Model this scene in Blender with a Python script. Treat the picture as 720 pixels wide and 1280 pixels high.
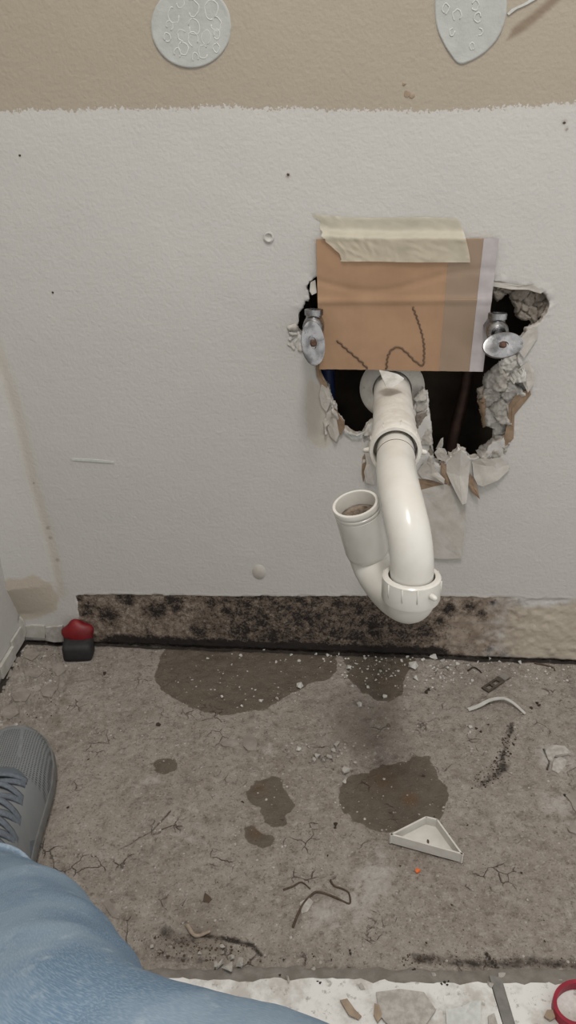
import bpy, bmesh, math, random
import numpy as np
from mathutils import Vector, Matrix

for o in list(bpy.data.objects): bpy.data.objects.remove(o)
scene = bpy.context.scene
COL = scene.collection
random.seed(4); rng = np.random.default_rng(7)

# ------------------------------------------------------------------ camera
PITCH, YAW, ROLL = math.radians(28), math.radians(4), math.radians(-0.4)
CAM = np.array([0.0, -0.95, 0.7485]); FPX = 960.0
Fw = np.array([-math.sin(YAW)*math.cos(PITCH), math.cos(YAW)*math.cos(PITCH), -math.sin(PITCH)])
R0 = np.array([math.cos(YAW), math.sin(YAW), 0.0]); U0 = np.cross(R0, Fw)
Rt = math.cos(ROLL)*R0 + math.sin(ROLL)*U0
Up = -math.sin(ROLL)*R0 + math.cos(ROLL)*U0
_v = Fw + Rt*(360-360)/FPX - Up*(814-640)/FPX; CAM[2] = -0.95/_v[1]*_v[2]      # the foot of the wall is the floor level
cd = bpy.data.cameras.new('camera'); cam = bpy.data.objects.new('camera', cd); COL.objects.link(cam)
cd.sensor_fit = 'VERTICAL'; cd.sensor_height = 36.0; cd.sensor_width = 36.0; cd.lens = FPX/1280*36; cd.clip_start = 0.01
cam.matrix_world = Matrix(((Rt[0], Up[0], -Fw[0], CAM[0]), (Rt[1], Up[1], -Fw[1], CAM[1]), (Rt[2], Up[2], -Fw[2], CAM[2]), (0, 0, 0, 1)))
scene.camera = cam

# ------------------------------------------------------------------ light
w = bpy.data.worlds.new('world'); scene.world = w; w.use_nodes = True
w.node_tree.nodes['Background'].inputs[0].default_value = (1.0, 0.985, 0.965, 1)
w.node_tree.nodes['Background'].inputs[1].default_value = 0.88
def lamp(name, loc, power, radius, col=(1.0, 0.955, 0.90)):
    l = bpy.data.lights.new(name, 'POINT'); l.energy = power; l.shadow_soft_size = radius; l.color = col
    o = bpy.data.objects.new(name, l); COL.objects.link(o); o.location = loc; return o
lamp('ceiling_bulb', (0.02, -1.05, 2.25), 48, 0.13)
lamp('ceiling_bulb', (0.04, -0.78, 2.30), 26, 0.13)
vs = scene.view_settings
vs.view_transform = 'Standard'; vs.look = 'None'; vs.gamma = 1.0; vs.use_curve_mapping = False
vs.exposure = 0.14

# ------------------------------------------------------------------ helpers: points read on the wall (y), floor (z) or at a depth
def ray(q): return Fw + Rt*(q[0]-360)/FPX - Up*(q[1]-640)/FPX
def W(q, y=0.0): v = ray(q); return CAM + (y-CAM[1])/v[1]*v
def G(q, z=0.0): v = ray(q); return CAM + (z-CAM[2])/v[2]*v
def D(q, dep): return CAM + ray(q)*dep

def hash2(ix, iy, s):
    n = (ix.astype(np.int64)*374761393 + iy.astype(np.int64)*668265263 + s*1442695041) & 0xffffffff
    n = ((n ^ (n >> 13))*1274126177) & 0xffffffff
    return ((n ^ (n >> 16)) & 0xffff)/65535.0
def vnoise(x, y, s=0):
    x = np.asarray(x, float); y = np.asarray(y, float)
    ix = np.floor(x); iy = np.floor(y); fx = x-ix; fy = y-iy
    fx = fx*fx*(3-2*fx); fy = fy*fy*(3-2*fy)
    a = hash2(ix, iy, s); b = hash2(ix+1, iy, s); c = hash2(ix, iy+1, s); d = hash2(ix+1, iy+1, s)
    return (a*(1-fx)+b*fx)*(1-fy) + (c*(1-fx)+d*fx)*fy
def fbm(x, y, s=0, o=4):
    t = 0; a = 0.5
    for k in range(o): t = t + a*(vnoise(x*2**k, y*2**k, s+k*17)-0.5); a *= 0.5
    return t
def polyd(px, py, poly, closed=True):          # signed distance, positive inside (open: plain distance)
    P = np.asarray(poly, float); Q = np.roll(P, -1, axis=0)
    if not closed: P, Q = P[:-1], Q[:-1]
    best = np.full(px.shape, 1e9); ins = np.zeros(px.shape, bool)
    for (ax, ay), (bx, by) in zip(P, Q):
        ex, ey = bx-ax, by-ay; L = ex*ex+ey*ey+1e-18
        t = np.clip(((px-ax)*ex+(py-ay)*ey)/L, 0, 1)
        best = np.minimum(best, (px-ax-t*ex)**2+(py-ay-t*ey)**2)
        if closed and by != ay:
            c = ((ay > py) != (by > py)) & (px < ex*(py-ay)/(by-ay)+ax); ins ^= c
    dist = np.sqrt(best)
    return np.where(ins, dist, -dist) if closed else dist
def wallpts(px): return [tuple(W(q)[[0, 2]]) for q in px]
def floorpts(px): return [tuple(G(q)[:2]) for q in px]

def link(name, me, m=None, parent=None, smooth=False):
    o = bpy.data.objects.new(name, me); COL.objects.link(o)
    if m is not None and len(me.materials) == 0: me.materials.append(m)
    if parent is not None: o.parent = parent
    if smooth: me.polygons.foreach_set('use_smooth', [True]*len(me.polygons))
    return o
def mesh(name, verts, faces, m=None, parent=None, smooth=False, uv=None):
    me = bpy.data.meshes.new(name); me.from_pydata([tuple(map(float, v)) for v in verts], [], [tuple(map(int, f)) for f in faces]); me.update()
    bm = bmesh.new(); bm.from_mesh(me); bmesh.ops.recalc_face_normals(bm, faces=bm.faces); bm.to_mesh(me); bm.free()
    if uv is not None:
        a = me.attributes.new('suv', 'FLOAT_VECTOR', 'POINT'); a.data.foreach_set('vector', np.asarray(uv, float).ravel())
    return link(name, me, m, parent, smooth)
def thing(name, label, cat, loc=(0, 0, 0), group=None):
    o = bpy.data.objects.new(name, None); COL.objects.link(o); o.location = tuple(loc); o.empty_display_size = 0.01
    return tag(o, label, cat, group)
def tag(o, label, cat, group=None):
    o['label'] = label; o['category'] = cat
    if group: o['group'] = group
    return o
def structure(o): o['kind'] = 'structure'; return o
def keep(o, parent):                           # parent without moving (parents are unrotated empties)
    o.parent = parent; o.location = Vector(o.location)-parent.location; return o

def frames(path):
    P = np.asarray(path, float); T = np.gradient(P, axis=0); T /= np.linalg.norm(T, axis=1)[:, None]
    n = np.cross(T[0], [0, 0, 1.0]); n = n if np.linalg.norm(n) > .1 else np.cross(T[0], [1.0, 0, 0])
    n /= np.linalg.norm(n); out = []
    for t in T:
        n = n - t*(n@t); n /= np.linalg.norm(n); out.append((n, np.cross(t, n)))
    return P, T, out
def smoothpath(pts, n=40):                     # Catmull-Rom
    P = np.asarray(pts, float); P = np.vstack([2*P[0]-P[1], P, 2*P[-1]-P[-2]]); out = []
    m = len(P)-3
    for k in range(n+1):
        u = k/n*m; i = min(int(u), m-1); t = u-i; a, b, c, d = P[i:i+4]
        out.append(.5*((2*b)+(c-a)*t+(2*a-5*b+4*c-d)*t*t+(3*b-a-3*c+d)*t**3))
    return np.array(out)
def tube(name, path, radii, m, parent=None, seg=16, cap=True, fn=None, smooth=True):
    P, T, N = frames(path); k = len(P)
    radii = np.broadcast_to(np.asarray(radii, float), (k,)); vs_, fs, uv = [], [], []
    L = np.r_[0, np.cumsum(np.linalg.norm(np.diff(P, axis=0), axis=1))]
    for i in range(k):
        for j in range(seg):
            a = 2*math.pi*j/seg; r = radii[i]*(1 if fn is None else fn(L[i], a))
            vs_.append(P[i]+r*(math.cos(a)*N[i][0]+math.sin(a)*N[i][1])); uv.append((L[i], a*0.06, 0))
    for i in range(k-1):
        for j in range(seg):
            j2 = (j+1) % seg; fs.append((i*seg+j, i*seg+j2, (i+1)*seg+j2, (i+1)*seg+j))
    if cap:
        fs.append(tuple(range(seg))[::-1]); fs.append(tuple((k-1)*seg+j for j in range(seg)))
    return mesh(name, vs_, fs, m, parent, smooth, uv)
def lathe(name, org, axis, prof, m, parent=None, seg=32, closed=False, smooth=True, sx=1.0, sy=1.0, up=None):
    t = np.asarray(axis, float); t /= np.linalg.norm(t)
    n = np.cross(t, [0, 0, 1.0] if up is None else up); n = n if np.linalg.norm(n) > .05 else np.cross(t, [1.0, 0, 0]); n /= np.linalg.norm(n); b = np.cross(t, n)
    vs_, fs = [], []; k = len(prof)
    for (h, r) in prof:
        for j in range(seg):
            a = 2*math.pi*j/seg; vs_.append(np.asarray(org)+t*h+n*math.cos(a)*r*sx+b*math.sin(a)*r*sy)
    for i in range(k if closed else k-1):
        for j in range(seg):
            j2 = (j+1) % seg; i2 = (i+1) % k; fs.append((i*seg+j, i*seg+j2, i2*seg+j2, i2*seg+j))
    if not closed:
        fs.append(tuple(range(seg))[::-1]); fs.append(tuple((k-1)*seg+j for j in range(seg)))
    o = mesh(name, vs_, fs, m, parent, smooth)
    if smooth: sharp(o, 38)
    return o
def sharp(o, deg):
    bm = bmesh.new(); bm.from_mesh(o.data)
    for e in bm.edges:
        if len(e.link_faces) == 2 and e.calc_face_angle(0) > math.radians(deg): e.smooth = False
    bm.to_mesh(o.data); bm.free()
def slab(name, top, off, m, parent=None, smooth=False):   # an outline (3-D points) given thickness along off, filled from its centre
    T = [np.asarray(p, float) for p in top]; n = len(T); off = np.asarray(off, float)
    c = sum(T)/n; vs_ = T+[c]+[p+off for p in T]+[c+off]; fs = []
    for i in range(n):
        j = (i+1) % n; fs += [(i, j, n), (n+1+j, n+1+i, 2*n+1), (i, n+1+i, n+1+j, j)]
    return mesh(name, vs_, fs, m, parent, smooth)
def box(name, lo, hi, m, parent=None, bevel=0.0, rot=None, at=None):
    bm = bmesh.new(); bmesh.ops.create_cube(bm, size=1)
    lo, hi = np.asarray(lo, float), np.asarray(hi, float)
    for v in bm.verts: v.co = Vector((lo+hi)/2+np.array(v.co)*(hi-lo))
    if bevel: bmesh.ops.bevel(bm, geom=bm.edges[:], offset=bevel, segments=2, affect='EDGES', profile=.6)
    if rot is not None: bm.transform(rot)
    if at is not None: bm.transform(Matrix.Translation(Vector(at)))
    me = bpy.data.meshes.new(name); bm.to_mesh(me); bm.free(); return link(name, me, m, parent)
def rockmesh(seed, flat=0.6, n=11):
    r = np.random.default_rng(seed); bm = bmesh.new()
    for _ in range(n):
        v = r.normal(size=3); v /= np.linalg.norm(v); v *= (.75+.25*r.random()); bm.verts.new((v[0], v[1]*(.6+.4*r.random()), v[2]*flat))
    h = bmesh.ops.convex_hull(bm, input=bm.verts[:])
    bmesh.ops.delete(bm, geom=list({e for e in h['geom_interior'] if isinstance(e, bmesh.types.BMVert)}), context='VERTS')
    zmin = min(v.co.z for v in bm.verts)
    for v in bm.verts: v.co.z -= zmin
    me = bpy.data.meshes.new('crumb'); bm.to_mesh(me); bm.free(); return me
def gridmesh(name, xs, zs, fn):
    """grid of xs by zs; fn(X, Z) -> Nx3 points"""
    X, Z = np.meshgrid(xs, zs); nx, nz = len(xs), len(zs)
    return X.ravel(), Z.ravel(), nx, nz
def npmesh(name, co, quads, matidx=None):
    me = bpy.data.meshes.new(name); me.vertices.add(len(co)); me.vertices.foreach_set('co', np.ascontiguousarray(co, dtype=np.float32).ravel())
    me.loops.add(len(quads)*4); me.polygons.add(len(quads))
    me.loops.foreach_set('vertex_index', np.ascontiguousarray(quads, dtype=np.int32).ravel())
    me.polygons.foreach_set('loop_start', np.arange(0, len(quads)*4, 4, dtype=np.int32))
    me.polygons.foreach_set('use_smooth', np.ones(len(quads), dtype=bool))
    if matidx is not None: me.polygons.foreach_set('material_index', np.asarray(matidx, dtype=np.int32))
    me.update(calc_edges=True); me.validate(); return me
def fattr(me, name, vals):
    a = me.attributes.new(name, 'FLOAT', 'POINT'); a.data.foreach_set('value', np.ascontiguousarray(vals, dtype=np.float32))

# ------------------------------------------------------------------ materials
def lin(c): return tuple((x/255/12.92 if x/255 <= .04045 else ((x/255+.055)/1.055)**2.4) for x in c)
class NT:
    def __init__(s, name):
        s.m = bpy.data.materials.new(name); s.m.use_nodes = True; s.t = s.m.node_tree; s.b = s.t.nodes['Principled BSDF']; s.out = s.t.nodes['Material Output']
    def n(s, typ, **kw):
        x = s.t.nodes.new(typ)
        for k, v in kw.items(): setattr(x, k, v)
        return x
    def l(s, a, b): s.t.links.new(a, b)
    def val(s, sock, v):
        if hasattr(v, 'is_linked') or isinstance(v, bpy.types.NodeSocket): s.l(v, sock)
        else: sock.default_value = v
    def attr(s, name): return s.n('ShaderNodeAttribute', attribute_name=name)
    def pos(s): return s.n('ShaderNodeTexCoord').outputs['Object']
    def noise(s, scale, detail=4, rough=.55, vec=None, dist=0):
        x = s.n('ShaderNodeTexNoise'); x.inputs['Scale'].default_value = scale; x.inputs['Detail'].default_value = detail
        x.inputs['Roughness'].default_value = rough; x.inputs['Distortion'].default_value = dist
        s.l(vec if vec is not None else s.pos(), x.inputs['Vector']); return x.outputs['Fac']
    def math(s, op, a, b=0.0, clamp=False):
        x = s.n('ShaderNodeMath', operation=op, use_clamp=clamp); s.val(x.inputs[0], a); s.val(x.inputs[1], b); return x.outputs[0]
    def ramp(s, f, lo, hi, a=0.0, b=1.0):
        x = s.n('ShaderNodeMapRange', interpolation_type='SMOOTHSTEP'); s.val(x.inputs['Value'], f)
        x.inputs['From Min'].default_value = lo; x.inputs['From Max'].default_value = hi; x.inputs['To Min'].default_value = a; x.inputs['To Max'].default_value = b; return x.outputs['Result']
    def mix(s, f, a, b):
        x = s.n('ShaderNodeMix', data_type='RGBA'); s.val(x.inputs[0], f)
        for sock, v in ((x.inputs[6], a), (x.inputs[7], b)):
            if isinstance(v, tuple): sock.default_value = (*v[:3], 1)
            else: s.l(v, sock)
        return x.outputs[2]
    def bump(s, h, strength=.3, dist=.001, prev=None):
        x = s.n('ShaderNodeBump'); x.inputs['Strength'].default_value = strength; x.inputs['Distance'].default_value = dist; s.l(h, x.inputs['Height'])
        if prev is not None: s.l(prev, x.inputs['Normal'])
        return x.outputs['Normal']
    def done(s, col, rough=.6, normal=None, metal=0.0, spec=.5):
        s.val(s.b.inputs['Base Color'], (*col[:3], 1) if isinstance(col, tuple) else col); s.val(s.b.inputs['Roughness'], rough)
        s.b.inputs['Metallic'].default_value = metal; s.b.inputs['Specular IOR Level'].default_value = spec
        if normal is not None: s.l(normal, s.b.inputs['Normal'])
        return s.m
def simple(name, a, b=None, scale=60, rough=.6, metal=0.0, bump=.2, bdist=.0006, spec=.4, bscale=None, detail=4):
    t = NT(name); b = b or tuple(x*.8 for x in a)
    n = t.noise(scale, detail); c = t.mix(t.ramp(n, .3, .7), a, b)
    nb = t.noise(bscale or scale*4, 3)
    return t.done(c, rough, t.bump(nb, bump, bdist), metal, spec)

M = {}
# wall paint, beige paint, exposed drywall strip with mould
t = NT('wall_paint')
P = t.pos()
peel = t.noise(230, 3, .5, P); peel2 = t.noise(90, 2, .5, P)
fine = t.noise(900, 3, .6, P); mid = t.noise(55, 4, .6, P); big = t.noise(7, 3, .5, P)
white = t.mix(big, (.435, .425, .405), (.475, .462, .438))
white = t.mix(t.ramp(t.attr('stain').outputs['Fac'], 0, 1), white, (.395, .345, .275))  # real stains, plus the shade painted below the left valve
white = t.mix(t.math('MULTIPLY', t.ramp(t.attr('grime').outputs['Fac'], 0, 1), t.ramp(mid, .3, .75)), white, (.20, .165, .135))
beige = t.mix(big, (.305, .262, .206), (.335, .292, .232))
beige = t.mix(t.ramp(t.attr('scrape').outputs['Fac'], 0, 1), beige, (.20, .155, .11))
edge = t.math('ADD', t.attr('paint').outputs['Fac'], t.math('MULTIPLY', t.math('SUBTRACT', t.noise(260, 3, .6, P), .5), .022))
col = t.mix(t.ramp(edge, -.0006, .0006), white, beige)
rawc = t.mix(t.ramp(mid, .3, .7), (.225, .178, .140), (.31, .262, .215)); rawc = t.mix(t.ramp(t.noise(30, 5, .7, P), .42, .62, 0, .6), rawc, (.175, .135, .105))
mn = t.math('ADD', t.math('MULTIPLY', t.math('SUBTRACT', t.noise(95, 9, .78, P, .1), .5), 1.9), t.math('MULTIPLY', t.math('SUBTRACT', t.noise(360, 5, .7, P), .5), 1.2))
md = t.math('ADD', t.attr('mold').outputs['Fac'], mn)
rawc = t.mix(t.ramp(md, .06, .45, 0, .85), rawc, (.088, .066, .050))
rawc = t.mix(t.ramp(md, .40, .74, 0, .97), rawc, (.012, .0095, .009))
rawm = t.ramp(t.math('ADD', t.attr('raw').outputs['Fac'], t.math('MULTIPLY', t.math('SUBTRACT', mid, .5), .006)), -.0005, .0008)
rawm = t.math('MULTIPLY', rawm, t.ramp(t.math('ADD', t.attr('fade').outputs['Fac'], t.math('MULTIPLY', t.math('SUBTRACT', mid, .5), .9)), .2, .8, 1, 0))
col = t.mix(rawm, col, rawc)
h = t.math('ADD', t.math('MULTIPLY', peel, .7), t.math('MULTIPLY', peel2, .5))
nrm = t.bump(h, .55, .0016); nrm = t.bump(fine, .12, .0005, nrm)
M['wall'] = t.done(col, t.ramp(rawm, 0, 1, .55, .95), nrm, 0, .35)
M['gypsum'] = simple('gypsum_core', (.50, .47, .43), (.36, .32, .28), 120, .95, bump=.6, bdist=.0015, spec=.1)
M['gypsum_grey'] = simple('crumbled_gypsum', (.25, .225, .195), (.15, .128, .105), 90, .95, bump=.6, bdist=.002, spec=.1)
M['plaster'] = simple('white_plaster', (.50, .49, .465), (.38, .365, .335), 90, .85, bump=.4, bdist=.001, spec=.2)
M['plaster_mid'] = simple('dusty_plaster', (.40, .38, .35), (.28, .262, .235), 150, .9, bump=.4, bdist=.001, spec=.15)
M['paper'] = simple('torn_paint_paper', (.45, .43, .40), (.38, .355, .32), 60, .75, bump=.3, bdist=.0012, spec=.2, bscale=220)
M['kraft'] = simple('brown_drywall_paper', (.27, .195, .135), (.20, .14, .095), 90, .9, bump=.3, spec=.1)
M['spackle'] = simple('dried_spackle', (.395, .405, .385), (.34, .35, .335), 40, .8, bump=.35, bdist=.0012, bscale=320, spec=.2)
M['spackle_white'] = simple('spackle_ridge', (.50, .51, .49), (.43, .44, .42), 200, .8, bump=.3, spec=.2)
M['dark'] = simple('dark_crumb', (.028, .022, .018), (.05, .04, .03), 200, .9, spec=.2)
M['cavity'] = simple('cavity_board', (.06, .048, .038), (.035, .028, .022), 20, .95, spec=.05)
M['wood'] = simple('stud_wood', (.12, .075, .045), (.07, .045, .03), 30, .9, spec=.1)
M['copper'] = simple('aged_copper', (.07, .038, .028), (.04, .025, .02), 60, .6, .5, spec=.4)
M['bluepipe'] = simple('blue_pipe', (.012, .03, .11), (.01, .02, .07), 60, .5, spec=.4)
# white trap plastic
t = NT('white_trap_plastic'); n = t.noise(30, 4); n2 = t.noise(160, 5, .7)
c = t.mix(t.ramp(n, .35, .75), (.61, .595, .555), (.56, .535, .485)); c = t.mix(t.ramp(n2, .66, .78, 0, .5), c, (.36, .31, .25))
M['pvc'] = t.done(c, .23, t.bump(t.noise(40, 2), .05, .001), 0, .5)
t = NT('dusty_pipe_plastic'); n = t.noise(45, 5, .65); n2 = t.noise(170, 4, .7)
c = t.mix(t.ramp(n, .35, .7), (.62, .60, .555), (.51, .475, .42)); c = t.mix(t.ramp(n2, .64, .74, 0, .7), c, (.25, .20, .15))
M['pvc_dusty'] = t.done(c, .5, t.bump(t.noise(220, 4), .35, .0012), 0, .4)
t = NT('slimy_residue'); c = t.mix(t.ramp(t.noise(120, 5), .35, .65), (.20, .155, .115), (.045, .033, .024)); M['slime'] = t.done(c, .3, t.bump(t.noise(160, 3), .6, .003))
t = NT('chrome_painted_reflections'); n = t.noise(260, 5, .7); n2 = t.noise(80, 4, .6)
c = t.mix(t.ramp(n, .55, .72), (.34, .34, .345), (.10, .095, .09)); c = t.mix(t.ramp(t.noise(60, 3, .5, None, .3), .40, .68), c, (.14, .137, .135)); M['chrome'] = t.done(c, t.ramp(n2, .3, .7, .16, .42), t.bump(n, .1, .0006), 1.0)  # dark blotches paint dark reflections into the chrome's colour
M['rust'] = simple('rusty_screw', (.11, .055, .035), (.06, .035, .025), 400, .6, .5)
# cardboard
t = NT('cardboard'); P = t.pos(); s_ = t.n('ShaderNodeMapping'); t.l(P, s_.inputs[0]); s_.inputs['Scale'].default_value = (140, 140, 600)
n = t.noise(1, 4, .6, s_.outputs[0]); n2 = t.noise(22, 4, .6, P)
c = t.mix(t.ramp(n2, .3, .75), (.33, .21, .13), (.285, .178, .108)); c = t.mix(t.ramp(n, .55, .9, 0, .5), c, (.33, .21, .13))
wv = t.n('ShaderNodeTexWave', wave_type='BANDS', bands_direction='X'); wv.inputs['Scale'].default_value = 42; t.l(P, wv.inputs['Vector'])
M['card'] = t.done(c, .85, t.bump(n2, .12, .002, t.bump(wv.outputs['Fac'], .05, .0006)), 0, .2)
M['card_edge'] = simple('cardboard_edge', (.22, .14, .085), (.10, .062, .04), 400, .95, spec=.1)
def tapemat(name, a, alpha, rough):
    t = NT(name); n = t.noise(45, 3, .5); c = t.mix(t.ramp(n, .3, .7), a, tuple(x*.9 for x in a)); t.done(c, rough, t.bump(t.noise(90, 2), .12, .0012), 0, .35)
    tr = t.n('ShaderNodeBsdfTransparent'); mx = t.n('ShaderNodeMixShader'); mx.inputs[0].default_value = alpha
    t.l(tr.outputs[0], mx.inputs[1]); t.l(t.b.outputs[0], mx.inputs[2]); t.l(mx.outputs[0], t.out.inputs[0]); return t.m
M['masking'] = tapemat('masking_tape', (.54, .50, .395), .68, .5)
M['packing'] = tapemat('clear_packing_tape', (.36, .29, .225), .45, .3)
M['lavender'] = simple('white_paper_edge', (.40, .37, .375), (.35, .32, .32), 60, .7)
M['marker'] = simple('brown_marker', (.095, .058, .035), (.13, .085, .055), 600, .8)
# floor
t = NT('concrete'); P = t.pos()
n1 = t.noise(9, 5, .6, P); n2 = t.noise(70, 5, .65, P, .3); n3 = t.noise(420, 4, .65, P)
c = t.mix(t.ramp(n1, .3, .7), (.215, .185, .158), (.27, .24, .208)); c = t.mix(t.ramp(n2, .50, .72, 0, .65), c, (.32, .292, .258)); c = t.mix(t.ramp(n2, .50, .30, 0, .75), c, (.145, .12, .099))
vor = t.n('ShaderNodeTexVoronoi', feature='DISTANCE_TO_EDGE'); vor.inputs['Scale'].default_value = 42
wob = t.n('ShaderNodeVectorMath', operation='ADD'); nz = t.n('ShaderNodeTexNoise'); nz.inputs['Scale'].default_value = 30; nz.inputs['Detail'].default_value = 5; t.l(P, nz.inputs['Vector'])
sc_ = t.n('ShaderNodeVectorMath', operation='SCALE'); sc_.inputs['Scale'].default_value = .035; t.l(nz.outputs['Color'], sc_.inputs[0]); t.l(P, wob.inputs[0]); t.l(sc_.outputs[0], wob.inputs[1]); t.l(wob.outputs[0], vor.inputs['Vector'])
crk = t.math('MULTIPLY', t.ramp(vor.outputs['Distance'], .03, .0), t.ramp(t.noise(17, 4, .6, P), .56, .66))
n4 = t.noise(170, 5, .7, P); c = t.mix(t.ramp(n4, .55, .66, 0, .75), c, (.33, .305, .27)); c = t.mix(t.ramp(n4, .44, .34, 0, .75), c, (.11, .09, .073)); c = t.mix(t.ramp(n3, .58, .68, 0, .7), c, (.36, .335, .30)); c = t.mix(t.ramp(n3, .42, .33, 0, .75), c, (.075, .06, .048))
c = t.mix(t.math('MULTIPLY', crk, .5), c, (.06, .045, .036))
pale = t.ramp(t.math('ADD', t.attr('pale').outputs['Fac'], t.math('MULTIPLY', t.math('SUBTRACT', n2, .5), 1.6)), .25, .85, 0, .8); c = t.mix(pale, c, (.37, .352, .322))
wv_ = t.math('ADD', t.attr('wet').outputs['Fac'], t.math('MULTIPLY', t.math('SUBTRACT', t.noise(150, 4, .6, P), .5), .005))
wet = t.ramp(wv_, -.0006, .0012)
wc = t.mix(t.ramp(n2, .3, .7), (.085, .068, .050), (.108, .088, .066)); wc = t.mix(t.ramp(t.attr('rust').outputs['Fac'], 0, 1), wc, (.095, .055, .028)); wc = t.mix(t.ramp(n3, .58, .70, 0, .35), wc, (.20, .17, .14))
c = t.mix(t.math('MULTIPLY', wet, .93), c, wc)
c = t.mix(t.ramp(t.attr('damp').outputs['Fac'], 0, 1, 0, .8), c, (.118, .092, .066))
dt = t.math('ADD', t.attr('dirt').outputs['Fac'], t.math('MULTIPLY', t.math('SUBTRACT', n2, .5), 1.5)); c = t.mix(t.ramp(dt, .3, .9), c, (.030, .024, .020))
hh = t.math('SUBTRACT', t.math('ADD', t.math('MULTIPLY', n2, .8), t.math('MULTIPLY', n3, .35)), t.math('MULTIPLY', crk, .7))
M['concrete'] = t.done(c, t.ramp(wet, 0, 1, .9, .62), t.bump(hh, 1.0, .0045), 0, .25)
M['flake'] = simple('concrete_flake', (.26, .235, .205), (.19, .168, .145), 60, .9, bump=.5, bdist=.0015, spec=.2, bscale=300)
M['mortar'] = simple('mortar_band', (.20, .185, .165), (.145, .13, .112), 80, .9, bump=.5, bdist=.0015, bscale=300)
t = NT('dusty_tile'); n = t.noise(16, 5, .65); n2 = t.noise(120, 5, .7)
c = t.mix(t.ramp(n, .48, .62), (.60, .595, .575), (.42, .40, .37)); c = t.mix(t.ramp(n2, .56, .66, 0, .7), c, (.25, .225, .195)); M['tile'] = t.done(c, .6, t.bump(n2, .4, .0012), 0, .3)
M['lead'] = simple('grey_strip', (.175, .17, .155), (.13, .125, .115), 120, .6)
M['cream'] = simple('cream_plastic', (.56, .54, .50), (.50, .48, .44), 80, .45, bump=.1)
M['red'] = simple('red_plastic', (.17, .006, .009), (.11, .004, .006), 60, .5, bump=.2)
M['redband'] = simple('red_band', (.27, .010, .03), (.20, .008, .022), 60, .5, bump=.1)
M['black'] = simple('black_rubber', (.014, .014, .015), (.022, .021, .021), 120, .7)
M['orange'] = simple('orange_bit', (.62, .12, .015), (.5, .09, .01), 200, .5)
M['root'] = simple('brown_root', (.085, .058, .038), (.05, .035, .024), 200, .9)
M['rootpale'] = simple('pale_root', (.30, .245, .19), (.22, .17, .13), 200, .9)
M['strap'] = simple('tarnished_strap', (.095, .080, .062), (.06, .05, .04), 200, .6, .3)
M['ziptie'] = simple('white_strip', (.47, .46, .43), (.40, .39, .365), 100, .6)
M['scrap'] = simple('tan_paper_scrap', (.30, .235, .17), (.235, .18, .13), 90, .9)
M['trim'] = simple('old_trim_paint', (.44, .425, .395), (.36, .34, .305), 90, .7, bump=.3)
# clothes
t = NT('denim'); A = t.attr('suv').outputs['Vector']; mp = t.n('ShaderNodeMapping'); t.l(A, mp.inputs[0]); mp.inputs['Scale'].default_value = (260, 1200, 1); mp.inputs['Rotation'].default_value = (0, 0, .35)
tw = t.noise(1, 4, .65, mp.outputs[0]); n = t.noise(11, 4, .55); n2 = t.noise(60, 4, .6)
c = t.mix(t.ramp(n, .36, .64), (.115, .185, .27), (.21, .285, .365)); c = t.mix(t.ramp(tw, .40, .70, 0, .6), c, (.29, .36, .43)); c = t.mix(t.ramp(n2, .56, .80, 0, .5), c, (.40, .46, .51))
M['denim'] = t.done(c, .9, t.bump(tw, .45, .0008, t.bump(n2, .15, .0015)), 0, .15)
M['denim_hem'] = simple('denim_hem', (.36, .43, .50), (.20, .28, .37), 160, .9, bump=.6, bdist=.0012, bscale=500)
t = NT('shoe_mesh'); A = t.attr('suv').outputs['Vector']; v = t.n('ShaderNodeTexVoronoi'); v.inputs['Scale'].default_value = 300; v.inputs['Randomness'].default_value = .1; t.l(A, v.inputs['Vector'])
hole = t.ramp(v.outputs['Distance'], .36, .24); band = t.n('ShaderNodeTexWave', bands_direction='Y'); band.inputs['Scale'].default_value = 7.5; band.inputs['Distortion'].default_value = .6; t.l(A, band.inputs['Vector'])
sep = t.n('ShaderNodeSeparateXYZ'); t.l(A, sep.inputs[0]); hole = t.math('MULTIPLY', hole, t.ramp(sep.outputs[0], .185, .195)); c0 = t.mix(t.noise(30, 4), (.155, .165, .17), (.215, .222, .222))
M['shoe'] = t.done(t.mix(t.math('MULTIPLY', hole, .85), c0, (.05, .053, .055)), .85, t.bump(hole, -.5, .0012) if False else t.bump(t.math('SUBTRACT', 1.0, hole), .4, .001), 0, .2)
M['shoe_panel'] = simple('shoe_panel', (.125, .142, .16), (.095, .110, .125), 60, .85, bump=.4, bdist=.0008, bscale=700)
M['shoe_light'] = simple('shoe_overlay', (.20, .212, .215), (.165, .175, .18), 60, .85, bump=.4, bdist=.0008, bscale=700)
M['lace'] = simple('grey_lace', (.135, .155, .18), (.10, .115, .135), 300, .9, bump=.5, bdist=.0008, bscale=900)
M['sole'] = simple('shoe_sole', (.17, .17, .165), (.12, .12, .115), 60, .7)
M['blue'] = simple('blue_accent', (.03, .16, .50), (.025, .12, .4), 60, .5)

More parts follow.
